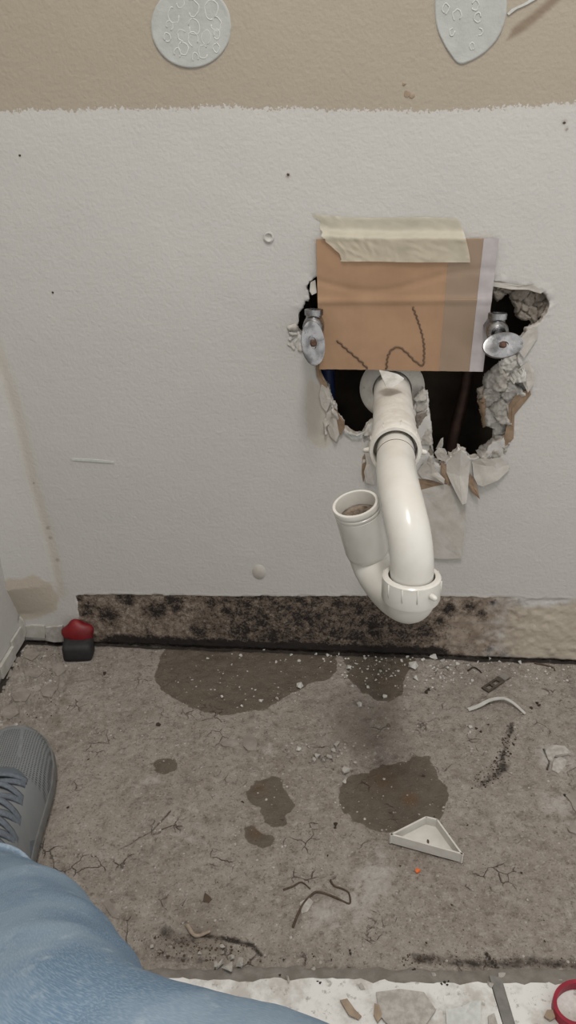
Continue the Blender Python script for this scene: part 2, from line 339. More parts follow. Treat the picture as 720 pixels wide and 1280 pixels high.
# ------------------------------------------------------------------ the back wall with its broken hole
XC = float(W((28, 792))[0])                    # the left corner
hole_px = [(440, 342), (395, 346), (388, 351), (384, 358), (386, 372), (380, 383), (373, 392), (372, 412), (376, 420), (383, 432), (392, 450), (399, 465), (404, 478), (412, 488), (414, 500), (420, 508), (424, 522), (432, 534),
           (438, 541), (450, 545), (457, 536), (463, 529), (473, 524), (495, 520), (514, 516), (522, 498), (530, 487), (534, 492), (536, 508), (539, 530), (541, 556), (542, 577), (550, 582), (560, 574), (574, 560), (590, 574), (604, 568),
           (616, 553), (628, 550), (638, 540), (636, 522), (634, 508), (644, 494), (661, 490), (654, 472), (648, 452), (650, 428), (660, 411), (675, 402), (684, 389), (686, 376), (679, 366), (665, 361), (649, 362), (633, 358), (618, 352), (600, 344), (520, 340)]
HP = np.array(wallpts(hole_px))
dense = []
for a, b in zip(HP, np.roll(HP, -1, axis=0)):
    k = max(1, int(np.linalg.norm(b-a)/.0025))
    for i in range(k): dense.append(a+(b-a)*i/k)
dense = np.array(dense); dense = dense+np.stack([fbm(dense[:, 0]*170, dense[:, 1]*170, 3), fbm(dense[:, 0]*170, dense[:, 1]*170, 9)], 1)*.005
xs = np.unique(np.r_[np.arange(XC, .40, .0022), np.linspace(.40, 1.5, 12)])
zs = np.unique(np.r_[np.arange(.003, .875, .0022), np.linspace(.875, 2.4, 14)])
X, Z = np.meshgrid(xs, zs); nx, nz = len(xs), len(zs); X = X.ravel(); Z = Z.ravel()
near = (X > HP[:, 0].min()-.01) & (X < HP[:, 0].max()+.01) & (Z > HP[:, 1].min()-.01) & (Z < HP[:, 1].max()+.01)
sd = np.full(X.shape, -1.0); sd[near] = polyd(X[near], Z[near], dense)
# snap the grid to the broken edge
snap = np.where(np.abs(sd) < .0014)[0]
for i in snap:
    dd = (dense[:, 0]-X[i])**2+(dense[:, 1]-Z[i])**2; j = int(dd.argmin()); q = dense[j]
    q2 = dense[(j+1) % len(dense)]; e = q2-q; tt = np.clip(((X[i]-q[0])*e[0]+(Z[i]-q[1])*e[1])/(e@e+1e-12), 0, 1); X[i], Z[i] = q+e*tt
idx = np.arange(nx*nz).reshape(nz, nx)
quads = np.stack([idx[:-1, :-1], idx[:-1, 1:], idx[1:, 1:], idx[1:, :-1]], -1).reshape(-1, 4)
cx_ = X[quads].mean(1); cz_ = Z[quads].mean(1)
csd = np.full(len(quads), -1.0); nr = near[quads].any(1); csd[nr] = polyd(cx_[nr], cz_[nr], dense)
quads = quads[csd < 0]
# exposed strip, paint edge, mould, stains, painted valve shade
base_px = [(97, 744), (150, 743), (300, 745), (400, 745), (540, 745), (640, 747), (735, 750)]
bx, bz = np.array(wallpts(base_px)).T; ztop = np.interp(X, bx, bz)
xl = W((97, 760))[0]; xr = W((735, 780))[0]; fade = np.clip((X-W((575, 780))[0])/(W((690, 780))[0]-W((575, 780))[0]), 0, 1)
raw = np.minimum(np.minimum(ztop-Z, X-xl-(0.018*np.clip(1-Z/.07, 0, 1)**2)*-1), xr+fbm(X*20, Z*40, 6)*.06-X)+fbm(X*25, Z*25, 5)*.012*(Z < ztop-.01)+fbm(X*60, Z*200, 8)*.004
px_ = [(0, 139), (100, 137), (200, 134), (330, 134), (450, 137), (520, 138), (600, 136), (660, 131), (720, 129)]
pxx, pzz = np.array(wallpts(px_)).T
paint = Z-np.interp(X, pxx, pzz)+fbm(X*40, Z*40, 21)*.006
blobs = [(100, 749, 7), (160, 750, 14), (150, 748, 8), (215, 752, 17), (220, 757, 14), (195, 764, 20), (135, 770, 20), (110, 762, 16), (186, 797, 12), (265, 755, 11), (285, 765, 15), (310, 757, 14), (325, 775, 24), (350, 760, 12), (375, 772, 22), (250, 790, 18),
         (300, 790, 25), (340, 795, 27), (390, 775, 25), (420, 790, 25), (425, 755, 18), (450, 762, 18), (470, 785, 28), (445, 795, 20), (505, 792, 20), (530, 790, 22), (375, 750, 12), (560, 762, 12), (588, 758, 10), (602, 768, 7), (616, 755, 5), (651, 751, 6), (550, 776, 10), (631, 817, 7), (612, 812, 6)]
mold = np.zeros(X.shape); strip = Z < .14
for (a, b, r) in blobs:
    c = W((a, b)); mold[strip] = np.maximum(mold[strip], np.exp(-(((X[strip]-c[0])/(r*.00125))**2+((Z[strip]-c[2])/(r*.00125))**2)**1.0)*.70)
xa, xb_ = W((110, 810))[0], W((545, 816))[0]
line = np.clip((.027-Z)/.018, 0, 1)*np.clip((X-xa)/.05, .35, 1)*np.clip((xb_-X)/.03+1, .18, 1)
mold = np.maximum(mold, line*1.15)
amb = np.interp(X, [xl, W((230, 790))[0], W((300, 790))[0], W((520, 790))[0], W((560, 790))[0]], [.22, .30, .52, .54, 0.02]); mold = np.maximum(mold, amb*np.clip(Z/.01, 0, 1))
crease = np.array(wallpts([(-6, 430), (12, 481), (28, 540), (42, 604), (58, 657), (70, 706), (77, 742)]))
ok = np.argsort(crease[:, 1]); xcr = np.interp(Z, crease[ok, 1], crease[ok, 0])
cd_ = polyd(X, Z, crease, False)
stain = .45*np.exp(-(cd_/.012)**2)
sp = np.array(wallpts([(2, 720), (20, 716), (45, 716), (66, 728), (76, 745), (70, 765), (40, 775), (10, 775), (0, 760)])); stain = np.maximum(stain, .75*np.clip((polyd(X, Z, sp)+fbm(X*60, Z*60, 31)*.012)/.005+.5, 0, 1))
sp2 = np.array(wallpts([(630, 760), (690, 756), (720, 750), (760, 752), (760, 830), (630, 822)])); stain = np.maximum(stain, .8*np.clip((polyd(X, Z, sp2)+fbm(X*60, Z*60, 33)*.02)/.01+.5, 0, 1))
tear_valve_shade = np.array(wallpts([(380, 470), (402, 478), (416, 512), (430, 545), (416, 552), (400, 560), (384, 545)])); stain = np.maximum(stain, .5*np.clip((polyd(X, Z, tear_valve_shade)+fbm(X*60, Z*60, 35)*.01)/.006+.5, 0, 1))  # brownish torn paper, with the left valve's shadow painted in
grime = np.clip((.012-Z)/.01, 0, 1)*.9
for c_ in ([(660, 788), (690, 791), (720, 792)], [(668, 812), (700, 814), (720, 813)]): grime = np.maximum(grime, .6*np.exp(-(polyd(X, Z, np.array(wallpts(c_)), False)/.0012)**2))
for (a, b, r) in [(42, 604, 1.6), (60, 660, 3), (63, 672, 3), (72, 700, 3), (25, 196, 1.6), (66, 367, 1.6), (360, 220, 2.4), (705, 153, 3), (708, 162, 2), (545, 104, 2), (552, 112, 2), (508, 108, 2), (386, 31, 2)]:
    c = W((a, b)); grime = np.maximum(grime, 1.3*np.exp(-(((X-c[0])**2+(Z-c[2])**2)/(r*.001)**2)))
scrape = np.clip((polyd(X, Z, np.array(wallpts([(632, 52), (640, 34), (664, 16), (690, -6), (722, -20), (700, 2), (668, 30), (650, 44)])))+.002)/.006, 0, 1)
# relief: the paint skin stands proud of the bare strip, the corner crease folds forward
Y = np.where(raw > 0, .0012, 0.0) - .0005*np.exp(-(raw/.002)**2)*(raw < .002)*(Z < .2)
Y = Y + np.where(raw > 0.001, fbm(X*120, Z*120, 41)*.004, fbm(X*9, Z*9, 44)*.002)
fold = np.clip(xcr-X, 0, 1)*np.clip((Z-.05)/.06, 0, 1); Y = Y - .40*fold**1.15*np.clip(fold/.01, 0, 1)
rimd = np.clip(1+sd/.012, 0, 1)*near; Y = Y + rimd*fbm(X*120, Z*120, 51)*.006
co = np.stack([X, Y, Z], 1); nv = len(co)
# broken edge: pull the open boundary of the hole back through the board's thickness
ed = np.concatenate([quads[:, [0, 1]], quads[:, [1, 2]], quads[:, [2, 3]], quads[:, [3, 0]]]); key = np.sort(ed, 1); k_, inv, cnt = np.unique(key[:, 0].astype(np.int64)*nv+key[:, 1], return_inverse=True, return_counts=True)
bd = ed[cnt[inv] == 1]; mid_ = co[bd].mean(1); hb = bd[(mid_[:, 0] > HP[:, 0].min()-.02) & (mid_[:, 0] < HP[:, 0].max()+.02) & (mid_[:, 2] > .1) & (mid_[:, 2] < .85) | (mid_[:, 2] < .007)]
used = np.unique(hb); rings = [co]; maps = [dict(zip(used.tolist(), used.tolist()))]; n0 = nv; rimq = []
ctr = HP.mean(0)
for s_i, dy in enumerate((.004, .009, .0127)):
    c = co[used].copy(); c[:, 1] += dy; hole_v = c[:, 2] > .02
    jit = np.stack([fbm(c[:, 0]*260+s_i*5, c[:, 2]*260, 60+s_i), fbm(c[:, 0]*260, c[:, 2]*260+s_i*3, 70+s_i)], 1)*.006
    c[hole_v, 0] += jit[hole_v, 0]; c[hole_v, 2] += jit[hole_v, 1]
    rings.append(c); maps.append(dict(zip(used.tolist(), range(n0, n0+len(used))))); n0 += len(used)
    for a, b in hb: rimq.append((maps[-2][int(b)], maps[-2][int(a)], maps[-1][int(a)], maps[-1][int(b)]))
co2 = np.concatenate(rings); q2 = np.concatenate([quads, np.array(rimq)]); mi = np.r_[np.zeros(len(quads)), np.ones(len(rimq))]
me = npmesh('wall_back', co2, q2, mi)
pad = lambda v: np.r_[v, np.zeros(len(co2)-nv)]
for nm, v in (('paint', paint), ('raw', raw), ('mold', mold), ('stain', stain), ('grime', grime), ('scrape', scrape), ('fade', fade)): fattr(me, nm, pad(v))
me.materials.append(M['wall']); me.materials.append(M['gypsum'])
wall_back = structure(link('wall_back', me))

# left wall
def painted(me):
    for nm, v in (('paint', -1), ('raw', -1), ('mold', 0), ('stain', 0), ('grime', 0), ('scrape', 0), ('fade', 0)): fattr(me, nm, np.full(len(me.vertices), float(v)))
wl = box('wall_left', (XC-.0127, -1.6, .012), (XC, 0.0, 2.4), M['wall']); painted(wl.data); structure(wl)

# the dark cavity behind the board
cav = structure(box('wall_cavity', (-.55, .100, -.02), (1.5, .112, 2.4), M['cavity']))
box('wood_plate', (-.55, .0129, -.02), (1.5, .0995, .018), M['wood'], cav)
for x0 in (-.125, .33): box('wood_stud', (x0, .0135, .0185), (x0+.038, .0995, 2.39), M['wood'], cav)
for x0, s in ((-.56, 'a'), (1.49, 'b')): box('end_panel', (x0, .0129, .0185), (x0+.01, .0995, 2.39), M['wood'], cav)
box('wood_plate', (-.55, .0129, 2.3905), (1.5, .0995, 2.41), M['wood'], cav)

# torn paper and broken gypsum round the hole
def flap(pts, m, th=.0009, name='paper_flap', y0=-.0025):
    top = [W((a, b), -abs(yy)*.75+y0) for (a, b, yy) in pts]
    P3 = np.array(top); n = len(P3); c = P3.mean(0); A_ = np.c_[P3[:, 0]-c[0], P3[:, 2]-c[2], np.ones(n)]; k3 = np.linalg.lstsq(A_, P3[:, 1], rcond=None)[0]
    rings = [P3]
    for s_ in (.66, .33):
        R_ = c+(P3-c)*s_; R_[:, 1] = (P3[:, 1]*s_+(1-s_)*(A_*[s_, s_, 1]@k3))+fbm(R_[:, 0]*120, R_[:, 2]*120, 17)*.003; rings.append(R_)
    V = np.vstack(rings+[np.array([[c[0], k3[2], c[2]]])]); nb = len(V); V2 = V+[0, th, 0]; fs = []
    for i in range(n):
        j = (i+1) % n
        for q in range(2): fs += [(q*n+i, q*n+j, (q+1)*n+j, (q+1)*n+i), (nb+q*n+j, nb+q*n+i, nb+(q+1)*n+i, nb+(q+1)*n+j)]
        fs += [(2*n+i, 2*n+j, 3*n), (nb+2*n+j, nb+2*n+i, nb+3*n), (i, nb+i, nb+j, j)]
    return mesh(name, np.vstack([V, V2]), fs, m, wall_back)
flap([(558, 579, 0), (567, 570, .004), (576, 562, .010), (583, 570, .008), (588, 577, .003), (586, 596, .004), (585, 612, .007), (583, 629, .014), (578, 631, .016), (570, 616, .012), (562, 600, .006), (558, 590, .001)], M['paper'])
flap([(590, 577, .001), (600, 573, .004), (612, 574, .003), (624, 572, .001), (637, 581, 0), (636, 588, .001), (622, 601, .006), (604, 608, .008), (597, 606, .006), (592, 596, .002)], M['paper'])
flap([(588, 592, 0), (593, 600, .001), (597, 612, .004), (600, 624, .007), (590, 616, .004), (585, 604, .001)], M['kraft'])
flap([(543, 566, .004), (548, 560, .006), (556, 561, .004), (559, 566, .002), (557, 577, 0), (547, 574, .002)], M['paper'])
flap([(545, 561, 0), (551, 549, .006), (554, 547, .007), (554, 555, .003), (552, 563, .001)], M['paper'])
flap([(551, 578, -.0), (557, 580, 0), (561, 592, .001), (563, 608, .002), (557, 604, .001), (551, 592, 0)], M['kraft'])
flap([(522, 590, .0), (532, 576, .004), (540, 580, .006), (547, 590, .004), (556, 599, .009), (555, 605, .010), (542, 600, .005), (528, 598, .001)], M['paper'])
flap([(521, 598, 0), (540, 601, 0), (556, 606, .001), (545, 611, 0), (533, 613, 0), (521, 616, 0)], M['kraft'], y0=-.0012)
flap([(456, 566, 0), (463, 551, .003), (472, 556, .003), (472, 590, .002), (468, 607, .001), (457, 603, .005), (455, 590, .004), (458, 580, .001)], M['paper'])
flap([(453, 572, 0), (459, 562, 0), (459, 585, 0), (454, 603, 0), (452, 592, 0)], M['kraft'], y0=-.0008)
flap([(402, 480, 0), (411, 487, .003), (414, 499, .004), (412, 506, .002), (408, 515, .001), (402, 508, 0), (399, 494, 0)], M['paper'])
flap([(415, 509, .0), (421, 512, .002), (424, 519, .006), (430, 526, .008), (431, 535, .006), (426, 544, .003), (419, 536, .001)], M['kraft'])
flap([(408, 516, .0), (415, 512, .003), (421, 526, .004), (424, 543, .005), (420, 552, .006), (413, 546, .001), (408, 532, 0)], M['paper'])
flap([(430, 541, .0), (438, 543, .004), (447, 545, .005), (455, 540, .004), (452, 548, .002), (440, 549, .001)], M['spackle_white'])
flap([(388, 353, .0), (394, 350, .0), (396, 366, .002), (390, 369, .004), (387, 364, .002)], M['paper'])
flap([(394, 452, 0), (399, 456, .001), (402, 466, .002), (409, 481, .003), (410, 490, .002), (402, 483, 0), (396, 470, 0)], M['kraft'])
flap([(636, 506, 0), (646, 492, 0), (662, 487, 0), (664, 493, 0), (650, 499, .001), (640, 510, .001), (640, 530, .001), (642, 548, 0), (632, 560, 0), (630, 548, 0), (634, 530, 0)], M['kraft'], y0=-.0008)
flap([(650, 424, 0), (660, 412, .002), (672, 408, .001), (672, 422, .0), (663, 436, .001), (655, 448, .002), (649, 440, 0)], M['paper'])
flap([(648, 462, 0), (660, 452, .002), (668, 464, .004), (668, 478, .003), (660, 491, .005), (652, 476, .001)], M['paper'])
flap([(612, 352, 0), (630, 354, .001), (650, 357, .002), (666, 356, .002), (680, 364, .001), (676, 367, .001), (662, 362, .002), (640, 362, .002), (616, 358, 0)], M['paper'])
flap([(526, 613, 0), (548, 607, .0005), (575, 603, .001), (579, 620, .002), (582, 640, .003), (580, 670, .003), (577, 698, .004), (552, 699, .003), (530, 696, .001), (524, 660, 0)], M['paper'], .002, 'patch_square')
# crumbled gypsum lumps; positions read on the broken face, some behind it
LUMPS = [rockmesh(100+i, .85, 26) for i in range(6)]
def lump(px, py, rpx, y, m, i, sx=1.0, sz=1.0):
    o = bpy.data.objects.new('gypsum_chunk', LUMPS[i % 6].copy()); o.data.materials.append(m); COL.objects.link(o); o.parent = wall_back
    p = W((px, py), y); r = rpx*.00098; o.location = tuple(p); o.scale = (r*sx, r*.9, r*sz); o.rotation_euler = (i*1.3, i*.7, i*2.1); return o
def rubble(poly, nseed, y0, mats, seed, relief=.004, step=.0011):
    """broken gypsum: cells of a cracked face, each its own piece"""
    P = np.array(wallpts(poly)); lo, hi = P.min(0), P.max(0); r = np.random.default_rng(seed); seeds = []
    while len(seeds) < nseed:
        q = lo+(hi-lo)*r.random(2)
        if float(polyd(np.array([q[0]]), np.array([q[1]]), P)[0]) > .001 and all(np.hypot(*(q-z)) > .0045 for z in seeds): seeds.append(q)
        elif r.random() < .004: seeds.append(q)
    S_ = np.array(seeds); gx = np.arange(lo[0]-step, hi[0]+step*2, step); gz_ = np.arange(lo[1]-step, hi[1]+step*2, step); GX, GZ = np.meshgrid(gx, gz_); sh = GX.shape
    wx = GX+fbm(GX*150, GZ*150, seed)*.006; wz = GZ+fbm(GX*150, GZ*150, seed+5)*.006
    dd = np.sqrt((wx.ravel()[:, None]-S_[:, 0])**2+(wz.ravel()[:, None]-S_[:, 1])**2); so = np.sort(dd, 1); own = dd.argmin(1); border = (so[:, 1]-so[:, 0]) if nseed > 1 else np.full(len(own), 1.0)
    pd = polyd(GX.ravel(), GZ.ravel(), P)+fbm(GX.ravel()*200, GZ.ravel()*200, seed+9)*.003
    off = r.normal(size=nseed)*relief*.5; tx = r.normal(size=nseed)*.25; tz = r.normal(size=nseed)*.25
    Yv = y0+off[own]+tx[own]*(GX.ravel()-S_[own, 0])+tz[own]*(GZ.ravel()-S_[own, 1])+fbm(GX.ravel()*260, GZ.ravel()*260, seed+2)*relief*.9
    Yv += .0035*np.exp(-(border/.0011)**2)+.006*np.clip(1-pd/.004, 0, 1)**2
    V = np.stack([GX.ravel(), Yv, GZ.ravel()], 1); ii = np.arange(V.shape[0]).reshape(sh)
    Q = np.stack([ii[:-1, :-1], ii[:-1, 1:], ii[1:, 1:], ii[1:, :-1]], -1).reshape(-1, 4); okq = pd[Q].mean(1) > 0; Q = Q[okq]; oc = own[Q[:, 0]]
    for c in range(nseed):
        q = Q[oc == c]
        if len(q) < 4: continue
        u, iv = np.unique(q, return_inverse=True); me = npmesh('gypsum_chunk', V[u], iv.reshape(-1, 4)); m_ = mats[c % len(mats)]; me.materials.append(M[m_]); link('gypsum_chunk', me, None, wall_back)
rubble([(614, 350), (632, 354), (650, 356), (668, 356), (684, 364), (691, 378), (687, 392), (678, 402), (668, 409), (664, 403), (654, 403), (647, 400), (645, 388), (641, 380), (639, 371), (633, 373), (624, 381), (618, 376), (612, 362)], 13, .007, ['gypsum_grey'], 11, .004)
rubble([(625, 457), (614, 466), (605, 476), (606, 489), (600, 498), (604, 512), (606, 527), (610, 538), (618, 541), (617, 553), (606, 561), (597, 569), (603, 582), (622, 577), (634, 568), (641, 545), (643, 525), (641, 510), (651, 498), (663, 492), (658, 470), (651, 448), (640, 444)], 12, .001, ['plaster_mid', 'plaster', 'plaster_mid', 'plaster'], 12, .010)
rubble([(596, 488), (606, 484), (610, 505), (611, 535), (606, 540), (601, 515)], 3, .006, ['kraft', 'gypsum_grey'], 13, .004)
rubble([(517, 500), (530, 485), (535, 491), (538, 520), (541, 556), (544, 580), (549, 593), (530, 594), (520, 580)], 7, -.001, ['plaster_mid', 'gypsum_grey', 'plaster_mid'], 14, .003)
rubble([(358, 408), (366, 404), (373, 408), (378, 424), (384, 436), (380, 442), (366, 440), (357, 432), (360, 420)], 6, -.0012, ['paper', 'plaster'], 15, .003)
rubble([(452, 545), (462, 528), (474, 530), (474, 560), (468, 566), (455, 562)], 3, .001, ['plaster_mid', 'gypsum_grey'], 16, .003)
rubble([(399, 478), (411, 487), (417, 508), (431, 526), (430, 545), (421, 556), (408, 548), (399, 520)], 3, -.0006, ['paper'], 17, .0022)
# pipes inside the cavity
cp = tag(tube('copper_pipe', smoothpath([W((590, 420), .055), W((583, 480), .055), W((568, 540), .055), W((560, 600), .055)], 10), .0075, M['copper']), 'dim copper pipe in the dark cavity right of the white drain pipe', 'pipe')
bp = tag(tube('blue_pipe', [W((408, 430), .06), W((409, 470), .06), W((411, 520), .06)], .010, M['bluepipe']), 'dark blue pipe just inside the hole left of the drain', 'pipe')

# marks on the wall that stand proud of it
def patch(pts, y, m, th, name='spackle_patch'):
    P = np.array(wallpts(pts)); P = smoothpath(np.vstack([P, P[:1]]), 64)[:-1]; c = P.mean(0); vs_, fs = [], []; n = len(P); rr = [(1, 0), (.975, 1), (.93, .75), (.6, .8), (.3, .8)]
    for (s, hgt) in rr:
        for p in P: q = c+(p-c)*s; vs_.append((q[0], y-th*hgt+(float(fbm(q[0]*150, q[1]*150, 3))*.0008 if hgt else .0015), q[1]))
    for i in range(len(rr)-1):
        for j in range(n): fs.append((i*n+j, i*n+(j+1) % n, (i+1)*n+(j+1) % n, (i+1)*n+j))
    fs.append(tuple((len(rr)-1)*n+j for j in range(n)))
    return mesh(name, vs_, fs, m, wall_back, True)
pa = patch([(239+51*math.cos(a), 33+53*math.sin(a)) for a in np.linspace(0, 2*math.pi, 17)[:-1]], 0, M['spackle'], .0016)
pb = patch([(543, -15), (543, 15), (546, 36), (554, 55), (562, 68), (572, 80), (584, 79), (604, 68), (622, 49), (632, 25), (634, 0), (628, -30), (600, -48), (565, -42)], 0, M['spackle'], .0014)
def squiggle(a, b, r, parent, s):
    n = 12; rr = np.random.default_rng(s); ph = rr.random()*6; c = W((a, b), -.0009); sweep = 4+rr.random()*2.3
    path = [c+np.array([math.cos(ph+sweep*i/n)*r*.001*(.7+.3*rr.random()), 0, math.sin(ph+sweep*i/n)*r*.001*(.9+.3*rr.random())]) for i in range(n+1)]
    return tube('dab', smoothpath(path, 18), .0008, M['spackle_white'], parent, 6)
for i, (a, b, r) in enumerate([(241, 10, 7), (243, 34, 7), (217, 19, 7), (227, 44, 5), (241, 49, 6), (258, 47, 6), (270, 30, 6), (271, 43, 4), (229, 61, 6), (222, 66, 4), (244, 72, 4), (254, 65, 6), (270, 60, 4), (264, 12, 8), (212, 32, 4), (209, 47, 4), (225, 2, 5)]): squiggle(a, b, r, pa, i)
for i, (a, b, r) in enumerate([(557, 11, 4), (571, 20, 5), (594, 7, 4), (597, 22, 4), (565, 40, 3), (590, 58, 3), (600, 40, 3)]): squiggle(a, b, r, pb, i+50)
slab('paint_scrape', [W(q, -.0014) for q in [(634, 17), (640, 11), (655, 4), (668, -4), (672, -2), (660, 5), (645, 12), (636, 19)]], (0, .002, 0), M['spackle_white'], wall_back)
slab('paint_ridge', [W(q, -.0012) for q in [(90, 573), (110, 574), (130, 575.5), (142, 577), (142, 579), (125, 578), (105, 576.5), (90, 575.5)]], (0, .002, 0), M['spackle_white'], wall_back)
lathe('wall_plug', W((336, 296), .002), (0, -1, 0), [(0, .0062), (.004, .0062), (.0046, .0048), (.003, .003), (.002, .001)], M['plaster'], wall_back, 16)
lathe('wall_plug', W((324, 714), .002), (0, -1, 0), [(0, .0105), (.0025, .010), (.0042, .007), (.005, .003), (.0052, .0005)], M['paper'], wall_back, 20, sy=1.25)
for (a, b, r) in [(25, 196, 1.8), (66, 367, 1.8), (360, 220, 2.0), (705, 155, 1.9)]:
    o = bpy.data.objects.new('nail_hole', LUMPS[a % 6].copy()); o.data.materials.append(M['root' if r > 1.85 else 'dark']); COL.objects.link(o); o.parent = wall_back; o.location = tuple(W((a, b), -.0002)); o.scale = (r*.001, .0008, r*.001)
for (a, b, r) in [(508, 122, 5), (515, 124, 4), (505, 108, 3)]:
    o = bpy.data.objects.new('paint_chip', LUMPS[a % 6].copy()); o.data.materials.append(M['scrap']); COL.objects.link(o); o.parent = wall_back; o.location = tuple(W((a, b), .0002)); o.scale = (r*.001, .0015, r*.001)

# ------------------------------------------------------------------ floor
xs = np.unique(np.r_[np.linspace(-.62, XC-.02, 6), np.arange(XC-.02, .40, .0022), np.linspace(.40, 1.5, 12)])
ys = np.unique(np.r_[np.linspace(-1.7, -.66, 14), np.arange(-.66, .002, .0022), [.02, .05, .10]])
X, Y = np.meshgrid(xs, ys); nx, ny = len(xs), len(ys); X = X.ravel(); Y = Y.ravel()
idx = np.arange(nx*ny).reshape(ny, nx); quads = np.stack([idx[:-1, :-1], idx[:-1, 1:], idx[1:, 1:], idx[1:, :-1]], -1).reshape(-1, 4)
wet = np.full(X.shape, -1.0); rust = np.zeros(X.shape); damp = np.zeros(X.shape); dirt = np.zeros(X.shape); pale = np.zeros(X.shape)
def sdf(px, wob=.004, s=0, sc=55): return polyd(X, Y, np.array(floorpts(px)))+fbm(X*sc, Y*sc, s)*wob*2
for i, p in enumerate([[(208, 806), (196, 828), (192, 850), (203, 866), (225, 876), (250, 890), (275, 893), (310, 889), (328, 886), (352, 876), (368, 862), (384, 855), (408, 848), (420, 838), (421, 812), (300, 800)],
          [(424, 812), (432, 832), (438, 848), (452, 866), (470, 874), (490, 876), (505, 866), (508, 846), (520, 824), (516, 812)],
          [(424, 996), (428, 978), (440, 967), (463, 963), (480, 955), (510, 948), (520, 941), (536, 943), (543, 955), (548, 972), (558, 984), (560, 1000), (552, 1020), (540, 1030), (520, 1038), (480, 1038), (462, 1034), (440, 1026), (428, 1014)],
          [(308, 990), (320, 974), (338, 970), (352, 974), (356, 988), (367, 1000), (364, 1013), (355, 1018), (358, 1028), (340, 1031), (330, 1022), (325, 1010), (312, 1004)],
          [(192, 950), (205, 945), (218, 948), (220, 960), (210, 967), (196, 965)],
          [(302, 1030), (318, 1029), (330, 1040), (340, 1046), (338, 1058), (328, 1065), (316, 1054), (306, 1044)]]):
    wet = np.maximum(wet, sdf(p, .0065, i*7, 75))
for (a, b, r, v) in [(512, 998, 10, 1.0), (478, 975, 22, .6), (325, 985, 12, .5), (480, 850, 14, .35), (320, 1040, 10, .6)]:
    c = G((a, b)); rust = np.maximum(rust, v*np.exp(-((X-c[0])**2+(Y-c[1])**2)/(r*.0012)**2))
dmp = sdf([(414, 895), (430, 882), (470, 880), (496, 872), (498, 905), (480, 935), (445, 945), (415, 925)], .006, 91); damp = np.maximum(damp, .42*np.clip(dmp/.02+.5, 0, 1))
for (a, b, r, v) in [(90, 850, 9, .6), (80, 875, 9, .6), (70, 900, 8, .6), (258, 1170, 22, .5)]:
    c = G((a, b)); damp = np.maximum(damp, v*np.exp(-((X-c[0])**2+(Y-c[1])**2)/(r*.0012)**2))
def dline(px, wd, v):
    global dirt
    dirt = np.maximum(dirt, v*np.exp(-(polyd(X, Y, np.array(floorpts(px)), False)/wd)**2))
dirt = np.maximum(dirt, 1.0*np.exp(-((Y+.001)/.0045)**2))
dline([(0, 862), (22, 815), (34, 800)], .007, 1.2)
dline([(640, 905), (632, 930), (628, 950), (622, 966), (600, 980)], .006, .62)
dline([(612, 973), (622, 966), (632, 955)], .008, .66)
dline([(240, 1166), (262, 1170), (290, 1174), (316, 1180), (326, 1192)], .0035, .85)
dline([(205, 1165), (225, 1178), (240, 1175)], .010, .62)
dline([(150, 1190), (215, 1196), (260, 1203)], .008, .45)
dline([(520, 1198), (560, 1200), (600, 1204), (650, 1200), (720, 1206)], .008, .68)
dline([(608, 1190), (622, 1208)], .0018, 1.1)
dline([(62, 908), (74, 880), (90, 836)], .004, .45)
dline([(150, 1060), (190, 1038), (213, 1014)], .002, .7); dline([(50, 1072), (110, 1060), (150, 1060)], .0015, .5)
dline([(370, 1162), (377, 1140), (388, 1122), (402, 1116)], .004, .5); dline([(680, 935), (687, 952), (684, 960)], .002, .9); dline([(693, 945), (712, 943)], .0018, .9)
dline([(706, 992), (716, 1001), (720, 1012)], .0022, 1.1); dline([(700, 820), (712, 850), (720, 870)], .012, .5)
for (a, b, r, v) in [(400, 948, 18, .45), (425, 940, 14, .35), (432, 968, 8, .4)]:
    c = G((a, b)); dirt = np.maximum(dirt, v*np.exp(-((X-c[0])**2+(Y-c[1])**2)/(r*.0012)**2))
for (a, b, r, v) in [(466, 1100, 26, .75), (450, 1130, 22, .7), (475, 1070, 14, .6), (695, 945, 22, .9), (405, 1140, 22, .65), (30, 850, 45, .55), (185, 980, 22, .4), (230, 1040, 30, .4), (190, 1030, 22, .4), (640, 850, 40, .35), (600, 1000, 40, .3), (705, 1010, 30, .6), (330, 935, 18, .4)]:
    c = G((a, b)); pale = np.maximum(pale, v*np.exp(-((X-c[0])**2+(Y-c[1])**2)/(r*.0012)**2))
hgt = fbm(X*16, Y*16, 3)*.006+fbm(X*60, Y*60, 5, 4)*.0035 + np.floor(np.clip(fbm(X*28, Y*28, 13)*3+1.2, 0, 2))*.0007 - .0012*np.clip(dirt-.4, 0, 1)
hgt = hgt*np.clip((Y+.49)/-.02+1, 0, 1)**0*np.where(Y < -.47, np.clip((Y+.50)/.03, .15, 1), 1) + .0006*(pale > .4)
co = np.stack([X, Y, hgt-.002], 1); me = npmesh('floor', co, quads)
for nm, v in (('wet', wet), ('rust', rust), ('damp', damp), ('dirt', dirt), ('pale', pale)): fattr(me, nm, v)
me.materials.append(M['concrete']); floor = structure(link('floor', me))
def gz(x, y): return float(fbm(x*16, y*16, 3)*.006+fbm(x*60, y*60, 5, 4)*.0035+np.floor(np.clip(fbm(x*28, y*28, 13)*3+1.2, 0, 2))*.0007-.002)
def onfloor(q, z=0.0): p = G(q, z); p[2] = gz(np.array(p[0]), np.array(p[1])) if p[1] > -.47 else 0.001; return p

